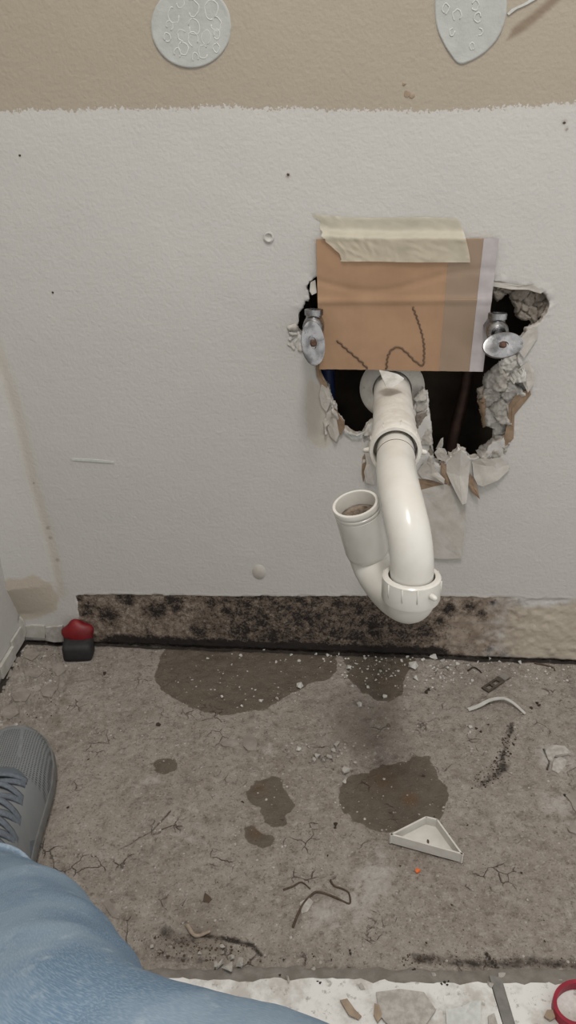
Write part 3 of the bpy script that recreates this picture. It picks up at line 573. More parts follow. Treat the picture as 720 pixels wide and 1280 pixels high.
# mortar band and the tile beyond the bare slab
def ragged(pts, amp, step=.006, only=lambda p: True):
    out = []; pts = [np.asarray(p, float) for p in pts]
    for a, b in zip(pts, pts[1:]+pts[:1]):
        k = max(1, int(np.linalg.norm(b-a)/step))
        for i in range(k):
            p = a+(b-a)*i/k
            if only(p): p = p+np.array([fbm(p[0]*90, p[1]*90, 4), fbm(p[0]*90, p[1]*90, 14), 0])*amp
            out.append(p)
    return out
def strip(name, up, dn, z, th, m, parent):     # a long band: its upper and lower edge sampled together
    n = 90; A = smoothpath([G(q, z) for q in up], n); B = smoothpath([G(q, z) for q in dn], n); vs_, fs = [], []
    for i in range(n+1):
        a, b = A[i].copy(), B[i].copy(); a[1] += fbm(a[0]*70, 0.5, 4)*.010; b[1] += fbm(b[0]*70, 5.5, 9)*.006
        c = (a+b)/2; a[2] -= .004; c[2] += float(fbm(c[0]*60, 2.2, 3))*.002; vs_ += [a, a*.7+c*.3+[0, 0, .0012], c, b]
    for i in range(n):
        for j in range(3): q = i*4+j; fs.append((q, q+1, q+5, q+4))
    return mesh(name, vs_, fs, m, parent, True)
strip('mortar_band', [(-60, 1214), (120, 1210), (300, 1206), (430, 1207), (520, 1209), (620, 1210), (760, 1209)], [(-60, 1236), (120, 1235), (300, 1234), (430, 1240), (520, 1241), (620, 1242), (760, 1238)], .0045, .008, M['mortar'], floor)
yb = lambda x: None
def tile(px): o = slab('floor_tile', [G(q, .0075) for q in px], (0, 0, -.010), M['tile'], floor); return o
def G2(x, y): return np.array([x, y, .0075])
e0, e1, e2, e3, e4 = (G((-60, 1226), .0075), G((300, 1223), .0075), G((613, 1229), .0075), G((629, 1229), .0075), G((780, 1228), .0075))
j0, j1 = G((634, 1300), .0075), G((650, 1300), .0075); sl0 = (j0-e2)/abs(j0[1]-e2[1]); sl1 = (j1-e3)/abs(j1[1]-e3[1])
b0, b1 = e2+sl0*.30, e3+sl1*.30
slab('floor_tile', ragged([e0, e1, (e1+e2)/2, e2, e2+sl0*.1, e2+sl0*.2, b0, np.array([-.1, b0[1], .0075]), np.array([-.45, b0[1], .0075])], .012, only=lambda p: p[1] > e0[1]-.02 and p[0] < e2[0]-.01), (0, 0, -.010), M['tile'], floor)
slab('floor_tile', ragged([e3, (e3+e4)/2, e4, np.array([.62, e4[1], .0075]), np.array([.62, b1[1], .0075]), np.array([.4, b1[1], .0075]), b1, e3+sl1*.2, e3+sl1*.1], .012, only=lambda p: p[1] > e4[1]-.01 and p[0] > e3[0]+.01), (0, 0, -.010), M['tile'], floor)
slab('joint_strip', [e2+[.0003, .008, -.001], e3+[-.0003, .006, -.001], e3+sl1*.15+[-.0003, 0, -.001], b1+[-.0003, 0, -.001], b0+[.0003, 0, -.001], e2+sl0*.15+[.0003, 0, -.001]], (0, 0, -.008), M['lead'], floor)
TB = b0[1]
slab('floor_board', [np.array(v) for v in [(-.60, TB, .0075), (0, TB, .0075), (.62, TB, .0075), (1.4, TB, .0075), (1.4, -1.65, .0075), (-.60, -1.65, .0075)]], (0, 0, -.010), M['tile'], floor)

# trim left in the corner
bl = structure(thing('baseboard_left', 'broken white trim left along the bottom of the left wall', 'baseboard')); del bl['category']
def trimpiece(name, px, z0, z1, m): return slab(name, [W(q, -.004) for q in px], (0, .006, 0), m, bl)
trimpiece('trim_block', [(27, 784), (40, 782), (55, 783), (57, 790), (56, 798), (42, 797), (33, 796), (28, 798)], 0, 0, M['trim'])
trimpiece('trim_block', [(56, 785), (66, 784), (78, 783), (80, 802), (68, 803), (58, 801)], 0, 0, M['plaster_mid'])
for i, (ya, yb2, za, zb, m) in enumerate([(-.003, -.045, .006, .030, 'trim'), (-.045, -.095, .004, .022, 'trim'), (-.095, -.17, .008, .018, 'plaster_mid'), (-.17, -.30, .010, .020, 'trim')]):
    box('trim_block', (XC+.0005, yb2, za), (XC+.004+.002*(i % 2), ya, zb+.004), M[m], bl, .0008)
slab('torn_caulk', [W(q, -.006) for q in [(24, 772), (28, 777), (33, 790), (30, 800), (25, 804), (23, 792), (22, 782)]], (0, .005, 0), M['trim'], bl)

# ------------------------------------------------------------------ cardboard, tape
card = thing('cardboard_sheet', 'brown cardboard piece taped over the wall hole above the drain pipe', 'cardboard', W((500, 463), -.003))
cl, cr, ct, cb = W((395, 303), -.007)[0], W((617, 300), -.007)[0], W((500, 300), -.007)[2], W((500, 463), -.009)[2]
def cardsurf(u, v):      # u across, v down 0..1
    x = cl+(cr-cl)*u + .006*v*(1-u) - .001*v*u; z = ct-(ct-cb)*v + .0015*u*(1-v)
    cre = .46-.02*u; y = -.0065 - .0022*math.exp(-((v-cre)/.022)**2) - .004*max(0, v-cre)*1.2 + .0012*math.exp(-((v-.30-.08*math.sin(u*5))/.02)**2)
    y += float(fbm(u*5, v*5, 77))*.002
    return np.array([x, y, z])
nu, nv_ = 60, 48; vs_, fs = [], []
for i in range(nv_+1):
    for j in range(nu+1):
        p = cardsurf(j/nu, i/nv_)
        if i == nv_: p[2] += float(fbm(j*.6, 0.3, 7))*.0012
        vs_.append(p)
n1 = len(vs_)
for i in range(nv_+1):
    for j in range(nu+1): p = vs_[i*(nu+1)+j].copy(); p[1] += .0042; vs_.append(p)
for i in range(nv_):
    for j in range(nu):
        a = i*(nu+1)+j; q = (a, a+1, a+nu+2, a+nu+1); fs += [q, tuple(n1+k for k in q[::-1])]
ring = [j for j in range(nu+1)]+[i*(nu+1)+nu for i in range(1, nv_+1)]+[nv_*(nu+1)+j for j in range(nu-1, -1, -1)]+[i*(nu+1) for i in range(nv_-1, 0, -1)]
for a, b in zip(ring, ring[1:]+ring[:1]): fs.append((a, b, n1+b, n1+a))
o = mesh('sheet', vs_, fs, M['card'], None, True); sharp(o, 50); keep(o, card)
def overlay(name, u0, u1, v0, v1, off, m, nu=14, nv=40, th=.0003):
    vs_, fs = [], []
    for i in range(nv+1):
        for j in range(nu+1): vs_.append(cardsurf(u0+(u1-u0)*j/nu, v0+(v1-v0)*i/nv)+[0, -off, 0])
    for i in range(nv):
        for j in range(nu): a = i*(nu+1)+j; fs.append((a, a+1, a+nu+2, a+nu+1))
    o = mesh(name, vs_, fs, m, None, True); return keep(o, card)
overlay('clear_tape', .755, .945, .0, 1.0, .0004, M['packing'])
overlay('white_edge', .945, 1.03, -.005, 1.0, .0006, M['lavender'])
def onc(px, py):
    W_ = W((px, py), -.008); return np.clip((W_[0]-cl-.003)/(cr-cl), 0, 1), np.clip((ct-W_[2])/(ct-cb), 0, 1)
def stroke(pts, wd):
    path = []
    for q in smoothpath([(*p, 0) for p in pts], 36): u, v = onc(q[0]+math.sin(q[1]*1.1)*1.1, q[1]); path.append(cardsurf(u, v)+[0, -.0003, 0])
    o = tube('pen_stroke', path, wd, M['marker'], None, 6); return keep(o, card)
stroke([(420, 425), (432, 436), (444, 446), (452, 453), (459, 461)], .0012)
stroke([(483, 461), (485, 446), (491, 436), (500, 434), (510, 441), (519, 450), (528, 456), (532, 455)], .0012)
stroke([(518, 384), (524, 400), (530, 420), (532, 438), (531, 456)], .0011)
# masking tape sheet: wall above, card below
tp = thing('masking_tape', 'cream masking tape strip holding the cardboard to the wall', 'tape', W((490, 300), -.004))
ttop = smoothpath([(389, 267, 0), (430, 271, 0), (480, 272, 0), (530, 271, 0), (573, 273, 0)], 60); tbot = smoothpath([(425, 327, 0), (470, 327, 0), (520, 328, 0), (588, 328, 0)], 60)
tl = np.array([(0, 0), (9, 15), (22, 33), (32, 40), (36, 60)])/60.0; vs_, fs = [], []; NV = 22
for i in range(NV+1):
    v = i/NV
    for j in range(61):
        u = j/60; a = ttop[j][:2]*(1-v)+tbot[j][:2]*v
        a = a + np.array([(1-u)*4*math.sin(v*9), 0]) + (np.array([9*v*(1-v)*u, 0]))
        if j == 0: a = a+np.array([random.uniform(-2, 2), random.uniform(-1, 1)])
        s = 1/(1+math.exp(-(v-.40)*30)); wr = .0055*abs(float(fbm(u*26+v*4, v*2.2, 88)))+.0040*abs(float(fbm(u*9-v*6, v*3, 90)))
        vs_.append(W(a, -.0008-s*.0082-wr*(1 if v > .3 else .5)-.0015*math.exp(-((v-.45)/.08)**2)))
for i in range(NV):
    for j in range(60): a = i*61+j; fs.append((a, a+1, a+62, a+61))
keep(mesh('strip', vs_, fs, M['masking'], None, True), tp)

# ------------------------------------------------------------------ drain: stub, trap arm, trap
s0 = W((489, 486), .06); s1 = D((494, 556), .815)
stub0 = W((490, 484), .03); n1c = D((494, 560), .812)
dr = thing('drain_trap', 'white plastic drain pipe and open trap sticking out of the wall hole', 'drain trap', n1c)
ax = n1c-stub0; ax /= np.linalg.norm(ax); Lst = np.linalg.norm(n1c-stub0)
def K(o, p=dr): return keep(o, p)
K(lathe('escutcheon', stub0+ax*.002, ax, [(0, .041), (.003, .0425), (.006, .040), (.008, .033), (.011, .026), (.011, .0255), (-.002, .0255), (-.002, .030)], M['pvc_dusty'], None, 40))
K(lathe('stub_pipe', stub0-ax*.08, ax, [(0, .0238), (Lst+.055, .0243), (Lst+.064, .0243), (Lst+.064, .021)], M['pvc_dusty'], None, 40))
K(lathe('pipe_collar', n1c-ax*.040, ax, [(0, .0243), (.001, .0252), (.012, .0254), (.026, .0257), (.028, .0250)], M['pvc_dusty'], None, 40))
def slipnut(c, axis, r, hgt, inner, lug_angles, ribs, m, turn=0.0):
    nut = lathe('slip_nut', c-np.asarray(axis)*hgt/2, axis, [(0, r*.93), (.0012, r*.985), (hgt*.30, r), (hgt-.0022, r), (hgt, r*.965), (hgt, inner+.0006), (hgt-.003, inner), (0, inner)], m, None, 48, closed=True)
    t_ = np.asarray(axis, float); n_ = np.cross(t_, [0, 0, 1.0]); n_ = n_ if np.linalg.norm(n_) > .05 else np.cross(t_, [1.0, 0, 0]); n_ /= np.linalg.norm(n_); b_ = np.cross(t_, n_)
    K(nut); loc = nut
    def perp(v): v = np.asarray(v, float); v = v-t_*(v@t_); return v/np.linalg.norm(v)
    for a in ribs:
        d_ = perp((math.cos(a), math.sin(a), 0)) if abs(t_[2]) > .7 else perp((math.cos(a), 0, math.sin(a))); q0 = c+d_*(r+.0002)-t_*hgt*.44; q1 = c+d_*(r+.0002)+t_*hgt*.12
        x = tube('rib', [q0, (q0+q1)/2, q1], .0006, m, None, 8); x.parent = nut
    for a in lug_angles:
        d_ = perp((math.cos(a), math.sin(a), 0)) if abs(t_[2]) > .7 else perp((math.cos(a), 0, math.sin(a))); q = c+d_*(r-.001)-t_*hgt*.12
        x = tube('lug', [q, q+d_*.003, q+d_*.0062, q+d_*.0078], [.0030, .0029, .0026, .0012], m, None, 10); x.parent = nut
    return nut
axn = ax
slipnut(n1c, ax, .0275, .021, .0228, (-.15, math.pi+.15), tuple(np.arange(0, 6.28, .7)), M['pvc_dusty'])
n2c = D((514, 733), .700); dn = np.array([.02, -.06, -1.0]); dn /= np.linalg.norm(dn)
top = n1c-ax*.03; zarm = n1c+ax*.055
elbow_ctrl = [top, n1c, n1c+ax*.03, n1c+ax*.062]
# arc from the arm direction to straight down
a0 = elbow_ctrl[-1]; tgt = n2c-dn*.012; arc = []
c1 = a0+ax*.062; c2 = tgt-dn*.045
for i in range(1, 25):
    u = i/24; arc.append((1-u)**3*a0+3*(1-u)**2*u*c1+3*(1-u)*u*u*c2+u**3*tgt)
arm = np.array(elbow_ctrl+arc+[tgt+dn*.022]); rad = np.full(len(arm), .0196); rad[:2] = .0196
K(tube('trap_arm', arm, rad, M['pvc'], None, 40))
K(lathe('seam_ring', n1c+ax*.026, ax, [(0, .0194), (.0003, .01985), (.0011, .01985), (.0014, .0194)], M['rust'], None, 40))
slipnut(n2c, dn, .0268, .024, .0212, (-.95, 2.2), (-1.45, -1.95, -2.5, -.3, .4, 1.1, 1.8, 2.7), M['pvc'])
rt = D((444, 629), .748); rb = D((459, 688), .781)
rd = rt-rb; rd /= np.linalg.norm(rd)
ub = [n2c+dn*.004, n2c+dn*.014]
b_in = n2c+dn*.010; b_out = rb-rd*.004; low = (b_in+b_out)/2
pth = [n2c+dn*.002, b_in]
for i in range(1, 27):
    u = i/26; h1 = b_in+dn*.018; h2 = b_out-rd*.040; pth.append((1-u)**3*b_in+3*(1-u)**2*u*h1+3*(1-u)*u*u*h2+u**3*b_out)
pth += [b_out+rd*.004]
rr = np.interp(np.linspace(0, 1, len(pth)), [0, .08, .3, 1], [.0228, .0226, .0206, .0200])
K(tube('trap_bend', np.array(pth), rr, M['pvc'], None, 40))
Lr = np.linalg.norm(rt-rb)
cup = K(lathe('inlet_cup', rb, rd, [(-.004, .0195), (-.002, .0212), (0.003, .0222), (Lr-.012, .0225), (Lr-.0115, .0216), (Lr-.010, .0216), (Lr-.0094, .0228), (Lr-.0078, .0228), (Lr-.0070, .0216), (Lr-.0055, .0216), (Lr-.0048, .0230), (Lr-.001, .0231), (Lr, .0226), (Lr, .0200), (Lr-.002, .0195), (.012, .0190), (.012, .0010), (-.004, .001)], M['pvc'], None, 48))
sl = lathe('residue', rb+rd*(Lr-.018), rd, [(0, .0188), (.003, .0188), (.0062, .012), (.0045, .006), (.007, .002)], M['slime'], None, 24, smooth=True); sl.parent = cup
# chip of painted paper lying over the stub
chip = slab('paper_chip', [D(q, dp) for (q, dp) in (((474, 464), .915), ((486, 466), .908), ((497, 469), .902), ((505, 474), .900), ((498, 480), .893), ((489, 485), .888), ((482, 483), .892), ((478, 474), .902))], (0, .001, .0012), M['plaster'])
tag(chip, 'white torn paper chip draped on top of the drain pipe by the cardboard', 'paper chip')

# ------------------------------------------------------------------ stop valves
def valve(name, label, hp, handle_c, roll_, a_, b_, body_px, yout):
    """handle_c pixel of the oval handle; the valve comes straight out of the wall"""
    hc = W(handle_c, -yout); root = thing(name, label, 'valve', hc, 'chrome stop valves')
    tilt = np.array(hp, float); tilt /= np.linalg.norm(tilt)
    bc = W(body_px, -yout+.030); back = bc+np.array([0, .075, 0])
    axis = np.array([0, -1.0, 0])
    keep(lathe('supply_stub', back, axis, [(0, .008), (.06, .008)], M['chrome'], None, 20), root)
    keep(lathe('compression_nut', bc+[0, .026, 0], axis, [(0, .011), (.001, .0125), (.011, .0125), (.012, .011)], M['chrome'], None, 6, smooth=False), root)
    keep(lathe('body', bc+[0, .015, 0], axis, [(0, .010), (.002, .0125), (.020, .013), (.024, .0115), (.027, .0085)], M['chrome'], None, 28), root)
    up = np.array([.0, .12, 1.0]); ob = bc+np.array([0, .004, 0])
    out = keep(lathe('outlet', ob, up, [(0, .0095), (.012, .0095), (.0125, .0112), (.019, .0112), (.0195, .0100), (.0195, .0065), (.006, .006)], M['chrome'], None, 28), root)
    sx = hc-(bc+np.array([0, -.01, 0])); keep(tube('stem', [bc+np.array([0, -.008, 0]), hc-tilt*.003], [.0055, .0055], M['chrome'], None, 16), root)
    # oval handle: dished disc, long axis rolled
    n = np.cross(tilt, [0, 0, 1.0]); n /= np.linalg.norm(n); b = np.cross(n, tilt); ca, sa = math.cos(roll_), math.sin(roll_); u = n*ca+b*sa; v = -n*sa+b*ca
    prof = [(-.0045, .30), (-.0040, .70), (-.002, .95), (.0008, 1.0), (.0026, .97), (.0032, .86), (.0030, .55), (.0030, .26), (.0016, .24), (.0016, .02)]
    vs_, fs = [], []; S = 40
    for (h, r) in prof:
        for j in range(S):
            t_ = 2*math.pi*j/S; vs_.append(hc+tilt*h+u*a_*r*math.cos(t_)+v*b_*r*math.sin(t_))
    for i in range(len(prof)-1):
        for j in range(S): fs.append((i*S+j, i*S+(j+1) % S, (i+1)*S+(j+1) % S, (i+1)*S+j))
    fs.append(tuple(range(S))[::-1]); hd = mesh('handle', vs_, fs, M['chrome'], None, True); sharp(hd, 40); keep(hd, root)
    sc = lathe('screw', hc+tilt*.0012, tilt, [(0, .0042), (.0022, .0042), (.0032, .003), (.0030, .001)], M['rust'], None, 14); sc.parent = hd
    return root
valve('stop_valve', 'chrome stop valve with upright oval handle at the left edge of the cardboard', (.30, -.93, .25), (391, 429), math.radians(86), .0265, .0145, (392, 408), .058)
valve('stop_valve', 'chrome stop valve with flat-turned oval handle at the right edge of the cardboard', (.10, -.80, .62), (628, 432), math.radians(-10), .0245, .0155, (621, 413), .062)

# ------------------------------------------------------------------ things on the floor
CR = [rockmesh(i, .55+.05*(i % 4), 9+i % 4) for i in range(10)]
CRM = {}
def crumb(q, spx, mk, label, group, cat='crumb', name='plaster_crumb', flat=1.0, i=0):
    key = (i % 10, mk)
    if key not in CRM: m_ = CR[key[0]].copy(); m_.materials.append(M[mk]); CRM[key] = m_
    o = bpy.data.objects.new(name, CRM[key]); COL.objects.link(o); p = onfloor(q); dep = (p-CAM)@Fw; r = spx*.5*dep/FPX*1.12
    if p[1] < -.497: p[2] = .0076
    o.location = tuple(p-np.array([0, 0, .0004])); o.scale = (r, r, r*flat); o.rotation_euler = (0, 0, i*1.7); return tag(o, label, cat, group)
i = 0
wl_ = 'small white plaster crumb lying on the wet concrete below the trap'
for (a, b, s) in [(543, 821, 13), (517, 834, 17), (522, 848, 12), (481, 871, 8), (436, 834, 9), (440, 857, 7), (460, 859, 7), (410, 819, 6), (423, 817, 6), (502, 826, 6), (489, 845, 6), (498, 838, 5), (470, 850, 5), (449, 882, 10), (456, 823, 5), (446, 828, 6), (510, 822, 6), (528, 826, 7), (476, 838, 5)]:
    crumb((a, b), s, 'plaster', wl_, 'plaster crumbs below the trap', i=i); i += 1
wl_ = 'small white plaster crumb on the floor along the wall right of the trap'
for (a, b, s) in [(554, 826, 8), (567, 841, 6), (590, 851, 6), (548, 847, 8), (577, 842, 6), (588, 909, 7), (588, 915, 5), (583, 908, 4), (553, 912, 4), (598, 826, 6), (612, 823, 7), (572, 829, 7), (560, 834, 5), (625, 826, 6), (650, 828, 8), (585, 831, 5)]:
    crumb((a, b), s, 'plaster', wl_, 'plaster crumbs right of the trap', i=i); i += 1
wl_ = 'small pale crumb on the wide dark stain at the wall'
for (a, b, s) in [(259, 823, 6), (277, 870, 6), (326, 876, 6), (346, 874, 8), (302, 883, 5), (364, 818, 6), (374, 825, 6), (346, 827, 6), (301, 819, 6), (319, 862, 4), (240, 849, 4), (300, 858, 4), (395, 817, 5), (330, 812, 4), (290, 830, 4)]:
    crumb((a, b), s, 'plaster', wl_, 'crumbs on the wide stain', i=i); i += 1
crumb((375, 857), 12, 'plaster', 'round white plaster lump at the right edge of the wide dark stain', None, i=1, flat=1.2)
crumb((256, 890), 13, 'flake', 'flat grey chip at the lower edge of the wide dark stain', None, 'chip', 'concrete_chip', .5, i=2)
crumb((432, 965), 13, 'plaster_mid', 'grey-white stone above the left edge of the round wet stain', None, 'stone', 'stone', 1.2, i=3)
crumb((430, 977), 9, 'plaster', 'small white lump on the left edge of the round wet stain', None, i=5)
wl_ = 'grey gravel bit in the little heap at the middle of the floor'
for (a, b, s) in [(395, 945, 13), (392, 949, 9), (399, 948, 8), (421, 930, 11), (417, 938, 9), (413, 932, 6), (404, 952, 7), (412, 947, 9), (416, 950, 6), (425, 939, 6), (427, 941, 5), (408, 958, 6), (383, 930, 6), (386, 933, 5), (380, 927, 4), (358, 931, 5), (364, 929, 6), (359, 935, 4), (361, 947, 6), (443, 953, 7), (404, 906, 5), (431, 934, 5), (402, 918, 4), (407, 944, 6), (422, 945, 5), (433, 937, 4), (388, 951, 6), (394, 927, 4)]:
    crumb((a, b), s, ('plaster_mid', 'flake', 'plaster_mid')[i % 3], wl_, 'gravel heap at the middle of the floor', 'gravel', 'gravel_bit', i=i); i += 1
crumb((373, 936), 9, 'plaster', 'white angular crumb just left of the little gravel heap', None, i=4)
wl_ = 'chunky plaster piece in the cluster beside the blue jeans'
for (a, b, s) in [(274, 1206, 19), (302, 1205, 17), (285, 1217, 19), (290, 1198, 9), (299, 1214, 12), (270, 1212, 9)]:
    crumb((a, b), s, 'plaster_mid', wl_, 'plaster cluster beside the jeans', 'plaster piece', 'plaster_piece', .8, i=i); i += 1
wl_ = 'small pale pebble near the front edge of the bare concrete'
for (a, b, s) in [(278, 1184, 8), (204, 1186, 10), (276, 1150, 6), (402, 1165, 6), (306, 1005, 5), (437, 1210, 7), (392, 1212, 8), (228, 1188, 5), (180, 1172, 5), (402, 1182, 4), (190, 1184, 6), (216, 1180, 6), (330, 1196, 5), (483, 1165, 4), (344, 1205, 5), (355, 1199, 5), (250, 1192, 6), (238, 1188, 5)]:
    crumb((a, b), s, ('plaster_mid', 'flake')[i % 2], wl_, 'pebbles near the front edge', 'pebble', 'pebble', .8, i=i); i += 1
wl_ = 'pale plaster piece on the strip between bare concrete and white tile'
for (a, b, s) in [(545, 1219, 14), (627, 1223, 16), (647, 1224, 8), (662, 1221, 6), (700, 1228, 13), (612, 1237, 9), (359, 1231, 13), (451, 1239, 12), (636, 1220, 8)]:
    crumb((a, b), s, 'plaster_mid', wl_, 'plaster pieces on the tile edge', 'plaster piece', 'plaster_piece', .7, i=i); i += 1
wl_ = 'tiny black speck of dirt on the floor'
for (a, b, s) in [(555, 1234, 5), (560, 1233, 4), (551, 1236, 4), (558, 1237, 4), (397, 1232, 4), (401, 1235, 5), (350, 1225, 4), (564, 1072, 4), (585, 1030, 4), (595, 910, 6), (601, 914, 5), (670, 878, 7), (674, 881, 6), (664, 885, 6), (355, 1200, 5), (437, 1190, 5), (438, 1193, 4), (382, 1200, 4), (414, 1201, 4), (565, 1130, 4), (533, 1178, 4), (512, 1177, 4), (681, 1176, 4), (652, 1090, 4), (628, 921, 4), (610, 905, 4), (517, 1214, 7), (303, 1002, 6), (529, 968, 6), (420, 1030, 8), (419, 1034, 5), (132, 842, 8), (198, 907, 8), (85, 1010, 5), (110, 947, 5), (534, 865, 8), (536, 862, 6), (228, 1130, 4), (410, 1068, 4), (500, 1082, 4)]:
    crumb((a, b), s, 'dark', wl_, 'black specks on the floor', 'speck', 'dirt_speck', .8, i=i); i += 1
crumb((522, 1089), 9, 'orange', 'tiny bright orange bit on the concrete below the white corner piece', None, 'bit', 'orange_bit', 1.1, i=3)
crumb((260, 1119), 19, 'root', 'flat brown chip on the concrete above the pale root', None, 'chip', 'wood_chip', .25, i=6)
# fine grit: nobody could count it
def scatter(jobs, name, label, cat):
    vs_, fs, mi_ = [], [], []; mats = []
    for (n, region, smin, smax, mk, seed, flat) in jobs:
        r = np.random.default_rng(seed); P = np.array(floorpts(region)); lo, hi = P.min(0), P.max(0); c = 0
        if mk not in mats: mats.append(mk)
        while c < n:
            x, y = lo+(hi-lo)*r.random(2)
            if float(polyd(np.array([x]), np.array([y]), P)[0]) < 0: continue
            s = (smin+(smax-smin)*r.random()**2.5); z = gz(np.array(x), np.array(y)); b0_ = len(vs_); an = r.random()*6; k = 5
            for j in range(k): a = an+j*2*math.pi/k; q = s*(.6+.4*r.random()); vs_.append((x+q*math.cos(a), y+q*math.sin(a), z-.0002))
            vs_.append((x+s*.2*(r.random()-.5), y+s*.2*(r.random()-.5), z+s*flat))
            for j in range(k): fs.append((b0_+j, b0_+(j+1) % k, b0_+k)); mi_.append(mats.index(mk))
            c += 1
    o = mesh(name, vs_, fs, M[mats[0]])
    for mk in mats[1:]: o.data.materials.append(M[mk])
    o.data.polygons.foreach_set('material_index', mi_); tag(o, label, cat); o['kind'] = 'stuff'; return o
ALL = [(5, 850), (40, 806), (720, 832), (720, 1204), (160, 1200), (80, 1080), (85, 940), (0, 905)]
CORN = [(2, 855), (30, 806), (78, 808), (90, 830), (62, 905), (0, 905)]
scatter([(1500, ALL, .0006, .0026, 'plaster_mid', 1, .5), (1000, ALL, .0006, .0022, 'flake', 2, .6), (700, ALL, .0004, .0014, 'dark', 3, .6),
         (240, [(400, 816), (720, 830), (720, 850), (560, 858), (420, 862)], .0008, .0030, 'plaster', 4, .6),
         (650, CORN, .001, .0075, 'flake', 5, .7), (140, CORN, .001, .005, 'plaster_mid', 6, .4), (120, CORN, .001, .003, 'dark', 7, .4),
         (240, [(634, 905), (650, 908), (640, 940), (634, 966), (610, 984), (588, 984), (592, 970), (618, 950)], .0006, .0026, 'dark', 8, .6),
         (260, [(160, 1165), (300, 1165), (330, 1200), (300, 1204), (150, 1196)], .0005, .0020, 'root', 9, .6),
         (200, [(500, 1192), (720, 1196), (720, 1208), (500, 1206)],   .0004, .0016, 'root', 10, .6)],
        'floor_grit', 'fine grit, crumbs and dirt scattered all over the bare concrete', 'grit')
# thin concrete flakes lifting off the slab
def flake(px, label, m='flake', name='concrete_flake', lift=.003, cat='flake'):
    pts = []
    for q in px: p = onfloor(q); pts.append(p)
    zz = max(p[2] for p in pts)+lift*.6
    for n_, p in enumerate(pts): p[2] = zz+.0004*(n_ % 3)
    return tag(slab(name, pts, (0, 0, -.0025-lift*.3), M[m]), label, cat)
flake([(707, 994), (714, 990), (730, 985), (740, 1010), (722, 1018), (716, 1010), (714, 1003)], 'pale lifted concrete flake at the right edge of the photo, upper of two')
flake([(712, 1034), (722, 1022), (738, 1018), (738, 1042), (722, 1044), (712, 1041), (709, 1036)], 'pale lifted concrete flake at the right edge of the photo, lower of two')
flake([(682, 938), (690, 930), (706, 932), (714, 940), (704, 942), (694, 944), (690, 952), (685, 948)], 'pale crusty flake right of the dirt trail, the upper one', 'plaster_mid', lift=.001)
flake([(692, 950), (700, 945), (709, 950), (706, 958), (698, 966), (690, 962)], 'pale crusty flake right of the dirt trail, the lower one', 'plaster_mid', lift=.001)
flake([(275, 928), (286, 922), (298, 924), (299, 930), (290, 933), (279, 932)], 'thin concrete flake below the wide stain, left of two', lift=.001)
flake([(304, 920), (316, 917), (322, 928), (320, 938), (310, 938), (304, 932)], 'thin concrete flake below the wide stain, right of two', lift=.001)
flake([(128, 1128), (136, 1124), (146, 1138), (149, 1148), (140, 1146)], 'small pale concrete flake right of the jeans knee', lift=.001)
flake([(375, 1128), (386, 1122), (392, 1128), (384, 1140), (377, 1142)], 'pale chip lying inside the crook of the brown root', 'plaster_mid', lift=.001)
for j, px in enumerate([[(105, 803), (60, 812), (52, 822), (66, 828), (78, 820)], [(30, 838), (44, 832), (56, 840), (46, 848), (34, 846)], [(14, 868), (26, 858), (40, 864), (32, 876), (18, 876)], [(50, 862), (62, 854), (72, 860), (64, 872), (54, 870)], [(30, 812), (42, 810), (50, 818), (40, 826), (30, 822)], [(4, 884), (18, 880), (24, 892), (12, 900), (2, 896)], [(64, 832), (76, 828), (82, 838), (72, 846)]]):
    if j: o = flake(px, 'loose grey concrete flake in the left corner by the shoe', lift=.002); o['group'] = 'concrete flakes in the left corner'

# white plastic corner piece
zt = .0145
cpn = onfloor((532, 1045)); corner = thing('corner_bracket', 'white triangular plastic corner piece lying by the round wet stain', 'corner piece', (cpn[0], cpn[1], 0))
rim_px = [(487, 1043), (532, 1020), (547, 1023.5), (579, 1068), (570, 1064)]
T = [G(q, zt) for q in [(487, 1043), (532.5, 1020), (547, 1023.5), (579.5, 1068.5)]]
base_z = .001; B = [np.array([p[0], p[1], base_z]) for p in T]
cen = sum(T)/4
def inset(p, k): return p+(cen-p)*k
plate = slab('plate', [inset(b, .03)+[0, 0, .0016] for b in B], (0, 0, -.0016), M['cream']); keep(plate, corner)
for i_ in range(4):
    a, b = T[i_], T[(i_+1) % 4]; a0_, b0_ = B[i_], B[(i_+1) % 4]; e_ = b-a; nrm_ = np.cross([0, 0, 1.0], e_/np.linalg.norm(e_)); nrm_ = nrm_ if nrm_@(cen-a) > 0 else -nrm_
    tk = nrm_*.0020; sh = (b-a)/np.linalg.norm(b-a)*.0
    vs_ = [a0_, b0_, b, a, a0_+tk, b0_+tk, b+tk, a+tk]
    keep(mesh('rim_wall', vs_, [(0, 1, 2, 3), (4, 7, 6, 5), (0, 4, 5, 1), (3, 2, 6, 7), (0, 3, 7, 4), (1, 5, 6, 2)], M['cream']), corner)
hp_ = G((535, 1052), .0030); keep(lathe('screw_hole', hp_, (0, 0, 1), [(0, .0014), (.0003, .0014), (.0003, .001)], M['root'], None, 12, sx=2.2), corner)

